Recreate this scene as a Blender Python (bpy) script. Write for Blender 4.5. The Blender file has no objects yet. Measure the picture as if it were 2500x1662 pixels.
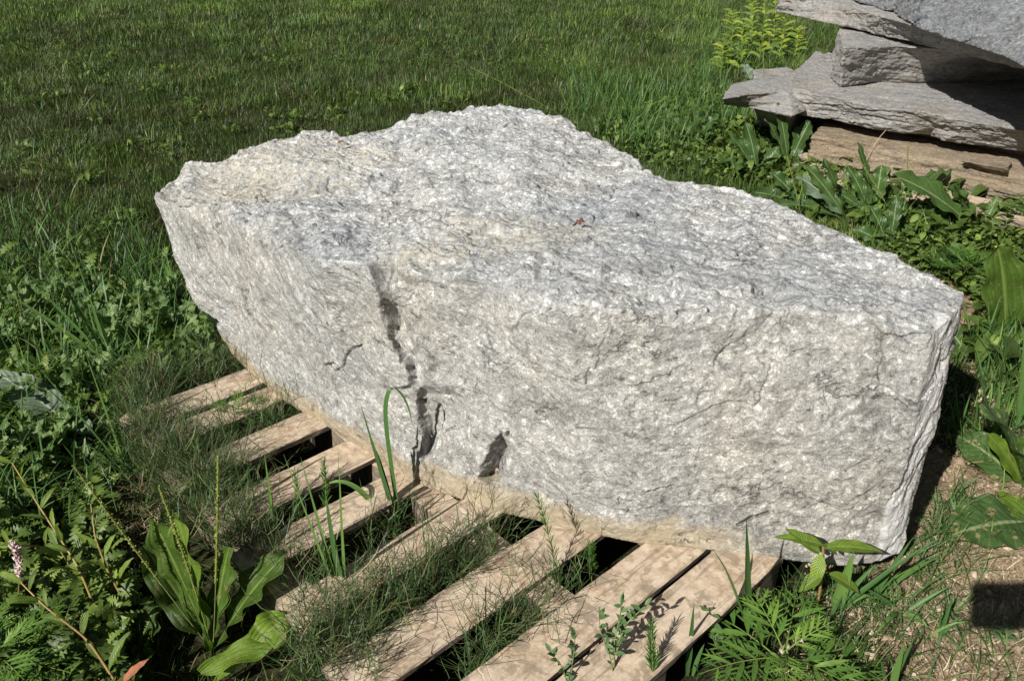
import bpy, bmesh, math, random
import numpy as np
from mathutils import Vector, Matrix
from mathutils.bvhtree import BVHTree
random.seed(7); RNG = np.random.default_rng(11)
rad = math.radians
C = bpy.context.scene.collection
S = bpy.context.scene
# ------------------------------------------------------------------ camera, sky, sun
FPX = 1900.0; PITCH = rad(29.6); HC = 1.5          # focal length in photo pixels, tilt below horizon, eye height over the pallet
cd = bpy.data.cameras.new('camera'); cam = bpy.data.objects.new('camera', cd); C.objects.link(cam)
cam.location = (0, 0, HC); cam.rotation_euler = (rad(90) - PITCH, 0, 0)
cd.sensor_width = 36; cd.lens = 36 * FPX / 2500; cd.clip_start = 0.05; cd.clip_end = 500
S.camera = cam; S.unit_settings.scale_length = 0.65
SUN = np.array([0.647, 0.713, -0.769]); SUN = SUN / np.linalg.norm(SUN)     # direction the light travels
w = bpy.data.worlds.new('World'); S.world = w; w.use_nodes = True
nt = w.node_tree; bg = nt.nodes['Background']
sky = nt.nodes.new('ShaderNodeTexSky'); sky.sky_type = 'NISHITA'; sky.sun_disc = False
sky.sun_elevation = math.asin(-SUN[2]); sky.sun_rotation = math.atan2(-SUN[0], -SUN[1])
nt.links.new(sky.outputs[0], bg.inputs[0]); bg.inputs[1].default_value = 0.026
sl = bpy.data.lights.new('sun', 'SUN'); sl.energy = 5.0; sl.angle = rad(0.5); sl.color = (1, 0.965, 0.9)
so = bpy.data.objects.new('sun', sl); C.objects.link(so)
so.rotation_euler = Vector(SUN).to_track_quat('-Z', 'Y').to_euler()
S.view_settings.view_transform = 'Standard'; S.view_settings.look = 'None'
S.view_settings.exposure = 0.34; S.view_settings.gamma = 1
try:
    S.cycles.max_bounces = 6; S.cycles.transparent_max_bounces = 6
except Exception: pass

# ------------------------------------------------------------------ helpers
_F = np.array([0, math.cos(PITCH), -math.sin(PITCH)]); _U = np.array([0, math.sin(PITCH), math.cos(PITCH)])
def pray(x, y): return _F + (x - 1250) / FPX * np.array([1., 0, 0]) - (y - 831) / FPX * _U
def at(x, y, z=0.0):
    d = pray(x, y); t = (z - HC) / d[2]; return np.array([0, 0, HC]) + t * d
# gradient noise
_P = np.random.default_rng(5).permutation(256).astype(np.int64); _P = np.concatenate([_P, _P, _P])
_G = np.random.default_rng(6).normal(size=(256, 3)); _G /= np.linalg.norm(_G, axis=1)[:, None]
def pn(p):
    p = np.asarray(p, float); i = np.floor(p).astype(np.int64); f = p - i; i &= 255
    u = f * f * f * (f * (f * 6 - 15) + 10); r = 0
    for dx in (0, 1):
        wx = u[:, 0] if dx else 1 - u[:, 0]
        for dy in (0, 1):
            wy = u[:, 1] if dy else 1 - u[:, 1]
            for dz in (0, 1):
                wz = u[:, 2] if dz else 1 - u[:, 2]
                h = _P[_P[_P[(i[:, 0] + dx) & 255] + ((i[:, 1] + dy) & 255)] + ((i[:, 2] + dz) & 255)]
                r = r + wx * wy * wz * ((f - [dx, dy, dz]) * _G[h]).sum(1)
    return r * 1.5
def fbm(p, o=4, g=0.5):
    r = 0; a = 1
    for k in range(o): r = r + a * pn(p * 2 ** k + 17.3 * k); a *= g
    return r
def chips(p, seed=0, tilt=1.0):
    "faceted noise: nearest-cell index picks a height and a tilt, so chips meet in broken edges"
    p = np.asarray(p, float); i = np.floor(p).astype(np.int64); bd = np.full(len(p), 9.0); bh = np.zeros(len(p), np.int64); bo = np.zeros_like(p)
    for dx in (-1, 0, 1):
        for dy in (-1, 0, 1):
            for dz in (-1, 0, 1):
                c = i + [dx, dy, dz]; h = _P[_P[_P[c[:, 0] & 255] + (c[:, 1] & 255)] + ((c[:, 2] + seed) & 255)]
                q = p - c - 0.5 - _G[h] * 0.45; d = (q * q).sum(1); m = d < bd
                bd[m] = d[m]; bh[m] = h[m]; bo[m] = q[m]
    return (bh / 255.0 - 0.5) + tilt * (bo * _G[(bh * 7 + 13) & 255]).sum(1)
def ridged(p, o=4, g=0.5):
    r = 0; a = 1
    for k in range(o): r = r + a * (1 - np.abs(pn(p * 2 ** k + 9.1 * k)) * 2); a *= g
    return r / 2
def ss(x, a, b):
    t = np.clip((x - a) / (b - a), 0, 1); return t * t * (3 - 2 * t)
def gh(x, y):
    "ground height"
    x = np.atleast_1d(np.asarray(x, float)); y = np.atleast_1d(np.asarray(y, float))
    p = np.stack([x, y, x * 0], 1)
    u = x * 0.669 - y * 0.743; s = x * 0.743 + y * 0.669
    bed = ss(u, -2.75, -2.5) * ss(-u, 0.55, 0.7) * ss(s, 0.0, 0.2) * ss(-s, -2.0, -1.8)       # the pallet stands in a shallow bed
    return -0.10 + (0.03 * pn(p * 0.9) + 0.012 * pn(p * 3.1)) * (1 - 0.7 * bed) - 0.078 * bed
def gz(x, y): return float(gh(x, y)[0])
def gp(px, py):
    "point of the ground under a pixel of the photo"
    z = -0.11
    for k in range(3):
        q = at(px, py, z); z = gz(q[0], q[1])
    return np.array([q[0], q[1], z])

def link(o, parent=None):
    C.objects.link(o)
    if parent is not None: o.parent = parent
    return o
def tag(o, label=None, cat=None, group=None, kind=None):
    if label: o['label'] = label
    if cat: o['category'] = cat
    if group: o['group'] = group
    if kind: o['kind'] = kind
    return o
def empty(name, loc, rz=0.0):
    o = bpy.data.objects.new(name, None); o.empty_display_size = 0.05; o.location = loc; o.rotation_euler = (0, 0, rz)
    return link(o)
def np_mesh(name, V, Q, mat, uv=None, tint=None, smooth=False):
    "V (n,3), Q (m,4) quads; uv and tint per vertex"
    V = np.asarray(V, np.float32); Q = np.asarray(Q, np.int32)
    me = bpy.data.meshes.new(name); me.vertices.add(len(V)); me.vertices.foreach_set('co', V.ravel())
    k = Q.shape[1]
    me.loops.add(Q.size); me.loops.foreach_set('vertex_index', Q.ravel())
    me.polygons.add(len(Q)); me.polygons.foreach_set('loop_start', np.arange(0, Q.size, k, dtype=np.int32))
    me.polygons.foreach_set('loop_total', np.full(len(Q), k, np.int32))
    if smooth: me.polygons.foreach_set('use_smooth', np.ones(len(Q), bool))
    if uv is not None:
        l = me.uv_layers.new(name='UVMap'); l.data.foreach_set('uv', np.asarray(uv, np.float32)[Q.ravel()].ravel())
    if tint is not None:
        a = me.attributes.new('tint', 'FLOAT', 'POINT'); a.data.foreach_set('value', np.asarray(tint, np.float32))
    me.update(calc_edges=True); me.materials.append(mat)
    return me
def obj(name, me, parent=None, loc=None):
    o = bpy.data.objects.new(name, me); link(o, parent)
    if loc is not None: o.location = loc
    return o
class MB:
    "collects quad patches with uv and tint"
    def __init__(s): s.V = []; s.Q = []; s.UV = []; s.T = []; s.n = 0
    def add(s, V, Q, UV=None, T=0.5):
        V = np.asarray(V, float); s.V.append(V); s.Q.append(np.asarray(Q) + s.n); s.n += len(V)
        s.UV.append(np.zeros((len(V), 2)) if UV is None else UV)
        s.T.append(np.full(len(V), T) if np.isscalar(T) else T)
    def mesh(s, name, mat, smooth=True, origin=None):
        V = np.concatenate(s.V)
        if origin is not None: V = V - np.asarray(origin)
        return np_mesh(name, V, np.concatenate(s.Q), mat, np.concatenate(s.UV), np.concatenate(s.T), smooth)
def gridq(nr, nc, off=0):
    i = np.arange(nr - 1)[:, None] * nc + np.arange(nc - 1)[None, :]
    return np.stack([i, i + 1, i + nc + 1, i + nc], -1).reshape(-1, 4) + off

# ---- node materials
def newmat(name):
    m = bpy.data.materials.new(name); m.use_nodes = True; t = m.node_tree
    return m, t, t.nodes['Principled BSDF']
def N(t, typ, **k):
    n = t.nodes.new(typ)
    for a, b in k.items():
        if a == 'ins':
            for i, v in b.items():
                if hasattr(v, 'is_output') or isinstance(v, bpy.types.NodeSocket): t.links.new(v, n.inputs[i])
                else: n.inputs[i].default_value = v
        else: setattr(n, a, b)
    return n
def ramp(t, fac, stops, interp='LINEAR'):
    n = t.nodes.new('ShaderNodeValToRGB'); t.links.new(fac, n.inputs[0]); cr = n.color_ramp; cr.interpolation = interp
    while len(cr.elements) < len(stops): cr.elements.new(0.5)
    for e, (p, c) in zip(cr.elements, stops):
        e.position = p; e.color = (*c, 1) if len(c) == 3 else c
    return n.outputs[0]
def g3(v): return (v, v, v)
def noise(t, vec, scale, detail=5, rough=0.55, dist=0.0, out=0):
    n = N(t, 'ShaderNodeTexNoise', ins={'Scale': scale, 'Detail': detail, 'Roughness': rough, 'Distortion': dist})
    if vec is not None: t.links.new(vec, n.inputs['Vector'])
    return n.outputs[out]
def mapv(t, vec, scale=(1, 1, 1), rot=(0, 0, 0), loc=(0, 0, 0)):
    return N(t, 'ShaderNodeMapping', ins={'Vector': vec, 'Scale': scale, 'Rotation': rot, 'Location': loc}).outputs[0]
def mix(t, f, a, b, mode='MIX'):
    n = t.nodes.new('ShaderNodeMix'); n.data_type = 'RGBA'; n.blend_type = mode
    for s, v in ((0, f), (6, a), (7, b)):
        if isinstance(v, bpy.types.NodeSocket): t.links.new(v, n.inputs[s])
        else: n.inputs[s].default_value = v if s == 0 or len(v) == 4 else (*v, 1)
    return n.outputs[2]
def mth(t, op, a, b=0.5, c=0.0, clamp=False):
    n = t.nodes.new('ShaderNodeMath'); n.operation = op; n.use_clamp = clamp
    for i, v in enumerate((a, b, c)):
        if isinstance(v, bpy.types.NodeSocket): t.links.new(v, n.inputs[i])
        else: n.inputs[i].default_value = v
    return n.outputs[0]
def bump(t, h, strength, dist, b, prev=None):
    n = N(t, 'ShaderNodeBump', ins={'Strength': strength, 'Distance': dist, 'Height': h})
    if prev is not None: t.links.new(prev, n.inputs['Normal'])
    if b is not None: t.links.new(n.outputs[0], b.inputs['Normal'])
    return n.outputs[0]
def objco(t): return N(t, 'ShaderNodeTexCoord').outputs['Object']
def attr(t, name): return N(t, 'ShaderNodeAttribute', attribute_name=name).outputs['Fac']
# ------------------------------------------------------------------ materials: stone, wood, soil
def stone_mat(name, light, mid, dark, warm, cool, strata_rot, aniso=5.0, dust=None, rough=0.75, contrast=1.0, patch=None):
    m, t, b = newmat(name); o = objco(t)
    e = Vector(strata_rot).to_track_quat('Z', 'Y').to_euler()        # strata_rot is the normal of the layers
    v = N(t, 'ShaderNodeMapping', vector_type='TEXTURE', ins={'Vector': o, 'Rotation': e, 'Scale': (1, 1, 1 / aniso)}).outputs[0]
    wn = noise(t, o, 7, 3, out=1)
    vv = mix(t, 0.012, v, wn, 'ADD')
    f1 = noise(t, vv, 34, 10, 0.76, 0.25)             # flakes
    fi = noise(t, o, 62, 8, 0.74, 0.0)
    f1 = mth(t, 'ADD', mth(t, 'MULTIPLY', f1, 0.62), mth(t, 'MULTIPLY', fi, 0.38))
    f2 = noise(t, vv, 120, 6, 0.8, 0.1)
    f3 = noise(t, v, 5.5, 5, 0.6, 1.2)
    big = noise(t, o, 1.9, 5, 0.6, 0.6)
    big2 = noise(t, mapv(t, o, (1, 1, 1.5), (0, 0, 0), (3, 1, 7)), 2.6, 5, 0.62, 0.8)
    base = ramp(t, f1, [(0.40, dark), (0.465, mid), (0.515, mid), (0.59, light)])
    sp = ramp(t, f2, [(0.36, g3(0.5)), (0.47, g3(0.92)), (0.54, g3(1.0)), (0.63, g3(1.5))])
    col = mix(t, 0.85 * contrast, base, sp, 'MULTIPLY')
    warmf = ramp(t, big, [(0.42, g3(0)), (0.62, g3(1))]); coolf = ramp(t, big2, [(0.46, g3(0)), (0.63, g3(1))])
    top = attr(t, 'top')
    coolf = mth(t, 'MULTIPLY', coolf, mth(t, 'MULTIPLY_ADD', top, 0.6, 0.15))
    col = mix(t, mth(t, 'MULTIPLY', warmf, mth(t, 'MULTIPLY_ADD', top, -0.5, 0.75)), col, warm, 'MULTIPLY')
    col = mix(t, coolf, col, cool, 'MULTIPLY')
    dk = ramp(t, f3, [(0.34, g3(0.62)), (0.46, g3(0.93)), (0.54, g3(1.02)), (0.68, g3(1.2))])
    col = mix(t, 0.8, col, dk, 'MULTIPLY')
    if patch:      # cream coloured mineral crust in patches of the upper face
        pa = attr(t, 'crust'); pf = mth(t, 'MULTIPLY', pa, ramp(t, noise(t, o, 30, 5, 0.7), [(0.4, g3(0)), (0.55, g3(1))]))
        col = mix(t, mth(t, 'MULTIPLY', pf, 0.55), col, patch, 'MIX')
        pb = attr(t, 'blue'); pf2 = mth(t, 'MULTIPLY', pb, ramp(t, noise(t, vv, 22, 5, 0.7), [(0.35, g3(1)), (0.6, g3(0.15))]))
        col = mix(t, mth(t, 'MULTIPLY', pf2, 0.5), col, (0.215, 0.24, 0.28), 'MIX')
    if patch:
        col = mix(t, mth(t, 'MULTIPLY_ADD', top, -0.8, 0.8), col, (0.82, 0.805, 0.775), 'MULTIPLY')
        st = noise(t, N(t, 'ShaderNodeMapping', vector_type='TEXTURE', ins={'Vector': mix(t, 0.02, o, wn, 'ADD'), 'Rotation': e, 'Scale': (1, 1, 1 / 12)}).outputs[0], 9, 6, 0.7, 0.0)
        col = mix(t, 0.55, col, ramp(t, st, [(0.36, g3(0.68)), (0.5, g3(1)), (0.64, g3(1.22))]), 'MULTIPLY')
        fine = ramp(t, noise(t, o, 260, 3, 0.6), [(0.36, g3(0.72)), (0.5, g3(1)), (0.62, g3(1.25))]); col = mix(t, 0.8, col, fine, 'MULTIPLY')
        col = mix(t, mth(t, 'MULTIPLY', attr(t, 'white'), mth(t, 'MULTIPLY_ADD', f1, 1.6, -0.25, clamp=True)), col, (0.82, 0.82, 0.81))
    if dust:
        z = N(t, 'ShaderNodeSeparateXYZ', ins={0: o}).outputs[2]
        zz = mth(t, 'ADD', z, mth(t, 'MULTIPLY', mth(t, 'SUBTRACT', noise(t, o, 9, 4, 0.6), 0.5), 0.10))
        df = ramp(t, zz, [(0.0, g3(0.9)), (0.045, g3(0.75)), (0.075, g3(0.0))])
        df = mth(t, 'MULTIPLY', df, attr(t, 'dusty'))
        col = mix(t, df, col, mix(t, ramp(t, f1, [(0.35, g3(0)), (0.6, g3(1))]), (0.3, 0.225, 0.135), dust))
    # hairline partings that run with the layers
    ln = noise(t, mix(t, 0.05, N(t, 'ShaderNodeMapping', vector_type='TEXTURE', ins={'Vector': o, 'Rotation': e, 'Scale': (1.6, 1.6, 0.22)}).outputs[0], wn, 'ADD'), 5.0, 5, 0.55, 0.2)
    cr = ramp(t, mth(t, 'ABSOLUTE', mth(t, 'SUBTRACT', ln, 0.5)), [(0.0, g3(1)), (0.006, g3(0.5)), (0.012, g3(0))])
    cr = mth(t, 'MULTIPLY', cr, ramp(t, noise(t, o, 6, 4, 0.65), [(0.52, g3(0)), (0.6, g3(1))]))
    col = mix(t, mth(t, 'MULTIPLY', cr, 0.6), col, (0.1, 0.1, 0.1))
    t.links.new(col, b.inputs['Base Color']); b.inputs['Roughness'].default_value = rough
    b.inputs['Specular IOR Level'].default_value = 0.35
    h = mth(t, 'ADD', mth(t, 'MULTIPLY', f1, 1.0), mth(t, 'MULTIPLY', f2, 0.45))
    h = mth(t, 'ADD', h, mth(t, 'MULTIPLY', cr, -0.8))
    n1 = bump(t, h, 0.9, 0.009, None)
    bump(t, noise(t, vv, 160, 4, 0.7), 0.7, 0.0035, b, n1)
    return m

def wood_mat():
    m, t, b = newmat('dusty_pallet_wood'); o = objco(t)
    v = N(t, 'ShaderNodeMapping', vector_type='TEXTURE', ins={'Vector': o, 'Rotation': (0, 0, rad(42)), 'Scale': (14, 1, 1)}).outputs[0]
    gr = noise(t, v, 55, 6, 0.65, 0.4)
    bl = noise(t, o, 42, 7, 0.72, 0.2)
    lg = noise(t, o, 7, 4, 0.6, 0.5)
    n_ = N(t, 'ShaderNodeNewGeometry').outputs['Normal']; up = ramp(t, N(t, 'ShaderNodeSeparateXYZ', ins={0: n_}).outputs[2], [(0.3, g3(0)), (0.7, g3(1))])
    dust = ramp(t, bl, [(0.38, (0.31, 0.215, 0.135)), (0.5, (0.47, 0.36, 0.25)), (0.62, (0.62, 0.50, 0.365))])
    wood = ramp(t, gr, [(0.3, (0.09, 0.07, 0.05)), (0.5, (0.19, 0.155, 0.115)), (0.7, (0.3, 0.25, 0.19))])
    dust = mix(t, ramp(t, lg, [(0.36, g3(0)), (0.6, g3(0.55))]), dust, (0.63, 0.52, 0.41))
    dust = mix(t, ramp(t, gr, [(0.36, g3(0.6)), (0.47, g3(0))]), dust, (0.17, 0.12, 0.08))
    cr = ramp(t, N(t, 'ShaderNodeTexVoronoi', feature='DISTANCE_TO_EDGE', ins={'Vector': mix(t, 0.06, o, noise(t, o, 8, 3, out=1), 'ADD'), 'Scale': 9.0}).outputs[0], [(0.0, g3(1)), (0.012, g3(0))])
    crm = mth(t, 'MULTIPLY', cr, ramp(t, noise(t, o, 5, 3), [(0.58, g3(0)), (0.66, g3(1))]))
    dust = mix(t, mth(t, 'MULTIPLY', crm, 0.6), dust, (0.72, 0.6, 0.46))
    wear = ramp(t, noise(t, mapv(t, o, (1, 1, 1), (0, 0, 0), (5, 2, 1)), 11, 6, 0.7, 0.5), [(0.53, g3(0)), (0.58, g3(0.85))])
    dust = mix(t, wear, dust, mix(t, 0.6, wood, (0.36, 0.28, 0.2)))
    col = mix(t, up, wood, dust); t.links.new(col, b.inputs['Base Color']); b.inputs['Roughness'].default_value = 0.9
    b.inputs['Specular IOR Level'].default_value = 0.15
    n1 = bump(t, gr, 0.35, 0.004, None)
    bump(t, mth(t, 'ADD', bl, mth(t, 'MULTIPLY', crm, -0.7)), 0.5, 0.004, b, n1)
    return m
def soil_mat():
    m, t, b = newmat('ground_soil'); o = objco(t)
    a = noise(t, o, 18, 7, 0.7, 0.6); c = noise(t, o, 1.3, 4, 0.6, 0.4); d = noise(t, o, 90, 4, 0.7)
    dirt = ramp(t, a, [(0.3, (0.19, 0.13, 0.085)), (0.5, (0.36, 0.26, 0.175)), (0.66, (0.48, 0.37, 0.26))])
    thatch = ramp(t, d, [(0.35, (0.012, 0.014, 0.006)), (0.5, (0.035, 0.036, 0.016)), (0.7, (0.09, 0.08, 0.042))])
    dm = attr(t, 'dirt')
    f = ramp(t, mth(t, 'ADD', dm, mth(t, 'MULTIPLY', mth(t, 'SUBTRACT', a, 0.5), 0.9)), [(0.42, g3(0)), (0.58, g3(1))])
    t.links.new(mix(t, f, thatch, dirt), b.inputs['Base Color']); b.inputs['Roughness'].default_value = 0.95
    b.inputs['Specular IOR Level'].default_value = 0.1
    bump(t, mth(t, 'ADD', a, mth(t, 'MULTIPLY', d, 0.4)), 0.9, 0.02, b)
    return m

# ------------------------------------------------------------------ ground
def dirtmask(x, y):
    p = np.stack([x, y, x * 0], 1); n = pn(p * 2.3) * 0.35 + pn(p * 6) * 0.15
    a = ss(x + n, 0.72, 1.0) * ss(-(y + n), -2.35, -1.75)                       # worn earth right of the boulder
    b = ss(x + n, 1.7, 2.0) * ss(-(y + n * .6), -3.7, -3.2)
    # the bed under and around the pallet
    u = x * 0.669 - y * 0.743; s = x * 0.743 + y * 0.669
    a = a * (1 - ss(x + n, 2.3, 2.8)); c = 0
    bed = ss(u, -2.75, -2.5) * ss(-u, 0.55, 0.64) * ss(s, 0.0, 0.2) * ss(-s, -1.7, -1.5)
    a = a * (1 - bed)
    return np.clip(np.maximum(np.maximum(a, b * 0.8), c), 0, 1)
def ground():
    xs = np.concatenate([[-90, -50, -30, -20, -14, -10, -7, -5, -4], np.linspace(-3.3, 4.3, 230), [5, 6, 7.5, 10, 14, 20, 30, 50, 90]])
    ys = np.concatenate([[-30, -12, -5, -2, -0.5], np.linspace(0.2, 6.5, 200), np.linspace(6.7, 12, 30), [14, 17, 21, 27, 35, 50, 75, 120]])
    X, Y = np.meshgrid(xs, ys); x = X.ravel(); y = Y.ravel()
    fade = np.clip((np.hypot(x, y - 3) < 30) * 1.0, 0, 1)
    z = np.where(fade > 0, gh(x, y), -0.115)
    p = np.stack([x, y, x * 0], 1); dm = dirtmask(x, y)
    z = z + 0.007 * fbm(p * 9, 3) * dm
    me = np_mesh('ground', np.stack([x, y, z], 1), gridq(len(ys), len(xs)), soil_mat(), smooth=True)
    a = me.attributes.new('dirt', 'FLOAT', 'POINT'); a.data.foreach_set('value', dm.astype(np.float32))
    tag(obj('ground', me), kind='structure', label='dark soil with bare tan earth around the pallet')
ground()

# ------------------------------------------------------------------ stones
def remeshed(me, voxel, smooth=0, fac=0.5):
    o = bpy.data.objects.new('tmp', me); C.objects.link(o)
    m = o.modifiers.new('r', 'REMESH'); m.mode = 'VOXEL'; m.voxel_size = voxel; m.use_smooth_shade = True
    if smooth:
        k = o.modifiers.new('s', 'SMOOTH'); k.iterations = smooth; k.factor = fac
    dg = bpy.context.evaluated_depsgraph_get(); e = o.evaluated_get(dg); r = bpy.data.meshes.new_from_object(e)
    bpy.data.objects.remove(o); return r
def getv(me):
    V = np.empty(len(me.vertices) * 3, np.float32); me.vertices.foreach_get('co', V); return V.reshape(-1, 3).astype(float)
def getn(me):
    V = np.empty(len(me.vertices) * 3, np.float32); me.vertex_normals.foreach_get('vector', V); return V.reshape(-1, 3).astype(float)
def setv(me, V): me.vertices.foreach_set('co', V.astype(np.float32).ravel()); me.update()
def setattr_(me, name, v):
    a = me.attributes.get(name) or me.attributes.new(name, 'FLOAT', 'POINT'); a.data.foreach_set('value', np.asarray(v, np.float32))
def poly_mesh(name, cols, centre):
    "cols: list of same-length lists of points (base .. rim .. inner top); closed by a bottom fan and a top fan"
    nc = len(cols); nr = len(cols[0]); V = [tuple(p) for c in cols for p in c]; Fc = []
    for i in range(nc):
        j = (i + 1) % nc
        for k in range(nr - 1): Fc.append((i * nr + k, j * nr + k, j * nr + k + 1, i * nr + k + 1))
    V.append(tuple(centre)); ct = len(V) - 1
    b = np.mean([c[0] for c in cols], 0); V.append(tuple(b)); cb = len(V) - 1
    for i in range(nc):
        j = (i + 1) % nc
        Fc.append((i * nr + nr - 1, j * nr + nr - 1, ct)); Fc.append((j * nr, i * nr, cb))
    me = bpy.data.meshes.new(name); me.from_pydata(V, [], Fc); me.update()
    bm = bmesh.new(); bm.from_mesh(me); bmesh.ops.recalc_face_normals(bm, faces=bm.faces); bmesh.ops.triangulate(bm, faces=bm.faces); bm.to_mesh(me); bm.free()
    return me
def seg_dist(P, A, B):
    d = B - A; t = np.clip(((P - A) @ d) / (d @ d + 1e-12), 0, 1); return np.linalg.norm(P - (A + t[:, None] * d), axis=1), t
# ------------------------------------------------------------------ the boulder
LAYER = (0.17, 0.70, -0.69)
def boulder():
    # columns run anticlockwise seen from above starting at the far left; each is base, middle, rim, inner shoulder
    def col(b, t, zt, m=None, zb=-0.004):
        B = at(*b, zb); T = at(*t, zt)
        M = (B + T) / 2 if m is None else at(*m[:2], m[2])
        return B, M, T
    F = [   # visible columns, left end to the right corner: foot pixel, rim pixel, rim height, middle pixel
        (( 575,  875), ( 381, 488), 0.50, ( 452, 700, 0.22)),
        (( 690,  975), ( 500, 500), 0.545, ( 585, 740, 0.27)),
        (( 800, 1042), ( 635, 572), 0.56, None),
        (( 890, 1098), ( 765, 634), 0.57, None),
        ((1000, 1172), ( 905, 650), 0.585, None),
        ((1110, 1215), (1050, 668), 0.59, (1075, 940, 0.30)),
        ((1210, 1248), (1190, 690), 0.59, (1190, 960, 0.31)),
        ((1400, 1293), (1400, 742), 0.585, (1400, 1010, 0.31)),
        ((1560, 1328), (1600, 758), 0.58, (1580, 1035, 0.31)),
        ((1740, 1348), (1790, 756), 0.585, (1770, 1050, 0.31)),
        ((1900, 1362), (1960, 768), 0.58, (1935, 1065, 0.31)),
        ((2050, 1380), (2130, 782), 0.575, (2095, 1075, 0.31)),
        ((2152, 1372), (2283, 812), 0.565, (2222, 1070, 0.32)),
        ((2196, 1350), (2345, 750), 0.575, (2284, 1050, 0.30)),
    ]
    cols = [list(col(b, t, z, m)) for b, t, z, m in F]
    # the far side, hidden: rim points come from the skyline of the stone
    Bk = [((2352, 708), 0.585, 0.06), ((2270, 672), 0.59, 0.05), ((2150, 612), 0.60, 0.03), ((2020, 552), 0.61, 0), ((1900, 495), 0.62, 0), ((1790, 457), 0.625, 0), ((1690, 443), 0.63, 0), ((1600, 432), 0.635, 0),
          ((1545, 385), 0.645, 0), ((1480, 345), 0.66, 0), ((1405, 318), 0.675, 0), ((1392, 300), 0.69, 0), ((1310, 275), 0.70, 0), ((1228, 263), 0.71, 0), ((1150, 266), 0.71, 0), ((1090, 280), 0.705, 0), ((1020, 278), 0.70, 0), ((972, 300), 0.69, 0),
          ((900, 318), 0.665, 0), ((840, 332), 0.65, 0), ((770, 322), 0.655, 0), ((700, 333), 0.645, 0), ((610, 362), 0.625, 0), ((545, 390), 0.60, 0), ((455, 398), 0.575, 0), ((437, 425), 0.555, 0)]
    cen = np.array([0.1, 2.35, 0.60])
    for i, (t, z, ins) in enumerate(Bk):
        T = at(*t, z); d = (T - cen); d[2] = 0; d /= np.linalg.norm(d)
        o = 0.02 * math.sin(i * 2.1)
        Bm = T + d * o; Bm[2] = 0.3; Bb = T - d * (0.07 + 0.03 * math.sin(i * 1.3)); Bb[2] = -0.004
        cols.append([Bb, Bm, T])
    # inner ring on the top
    n = len(cols)
    for i, c in enumerate(cols):
        T = c[2]; a = T + (cen - T) * 0.16; b = T + (cen - T) * 0.5
        vis = i < len(F)
        a[2] = T[2] + (0.022 if vis else -0.006); b[2] = (T[2] + 0.035 if vis else T[2] - 0.012) * 0.6 + 0.61 * 0.4
        c.append(a); c.append(b)
    me = poly_mesh('boulder', cols, (cen[0], cen[1], 0.625))
    # broad unevenness, cut coarse and then refined
    me = remeshed(me, 0.0036, 14, 0.5)
    V = getv(me); Nn = getn(me)
    n_ = np.array(LAYER); n_ /= np.linalg.norm(n_)
    top = ss(Nn[:, 2] + 0.3 * pn(V * 6), 0.2, 0.95)
    lay = V @ n_
    inpl = V - lay[:, None] * n_
    W = V + 0.026 * np.stack([pn(V * 5), pn(V * 5 + 31), pn(V * 5 + 57)], 1)
    A = inpl * 7 + n_ * (W @ n_)[:, None] * 26
    A2 = inpl * 22 + n_ * (W @ n_)[:, None] * 75
    d = 0.016 * fbm(V * 3.1, 3) + 0.006 * pn(V * 8 + 5)
    Wc = inpl * 1.0 + n_ * (W @ n_)[:, None] * 3.6 + 0.012 * np.stack([pn(V * 30), pn(V * 30 + 31), pn(V * 30 + 57)], 1)
    c1 = chips(Wc * 6.5, 3, 0.9); c2 = chips(Wc * 24 + 7, 9, 1.0); c3 = chips(Wc * 55 + 3, 21, 1.0)
    r2 = fbm(A2, 3, 0.6); r1 = fbm(A, 3, 0.5)
    m1 = ss(pn(V * 4 + 11), -0.25, 0.35)
    d += chips(Wc * 2.6 + 5, 31, 1.1) * 0.009
    d += c1 * (0.0036 + 0.0045 * top) + c2 * (0.0022 + 0.0022 * top) * (0.3 + m1) + c3 * (0.0013 + 0.0005 * top) + r2 * (0.0015 + .002 * top) + r1 * (0.0028 + .006 * top)
    d += 0.010 * top * fbm(V * 11, 4, 0.6)
    low = 1 - ss(V[:, 2], 0.0, 0.03)
    d *= 1 - 0.7 * low
    V = V + Nn * d[:, None]
    setv(me, V)
    # cracks and ledges: photo lines laid on the stone by casting rays, then cut square to its surface
    tri = BVHTree.FromPolygons([tuple(v) for v in V.tolist()], [tuple(p.vertices) for p in me.polygons])
    def on(px, py):
        r = pray(px, py); h = tri.ray_cast(Vector((0, 0, HC)), Vector(r))
        if h[0] is None: print('MISS', px, py); q = at(px, py, 0.3); return q, np.array([0, -0.7, 0.7])
        return np.array(h[0]), np.array(h[1])
    def line(pts):
        out = [on(*p[:2]) for p in pts]; return np.array([o[0] for o in out]), np.mean([o[1] for o in out], 0)
    Rx = np.array([1., 0, 0])
    def near(P, r): return np.where((V > P.min(0) - r).all(1) & (V < P.max(0) + r).all(1))[0]
    def ledge(pts, drop, width, reach):
        "stone right of the line sits deeper; the ledge face fills `width`; fades over `reach` and to both ends"
        P, nn = line(pts); ids = near(P, reach + 0.05); X = V[ids]
        best = np.full(len(ids), 9.0); side = np.zeros(len(ids)); along = np.zeros(len(ids))
        for k in range(len(P) - 1):
            dd, t = seg_dist(X, P[k], P[k + 1]); dirv = P[k + 1] - P[k]; dirv /= np.linalg.norm(dirv)
            s = np.sign((X - P[k]) @ np.cross(nn, dirv)); q = dd < best
            best[q] = dd[q]; side[q] = s[q]; along[q] = (k + t[q]) / (len(P) - 1)
        sg = best * side
        if np.cross(nn, P[-1] - P[0]) @ Rx < 0: sg = -sg
        sg = sg + 0.011 * chips(X * 30, 5, 0.8) + 0.004 * pn(X * 40)
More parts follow.
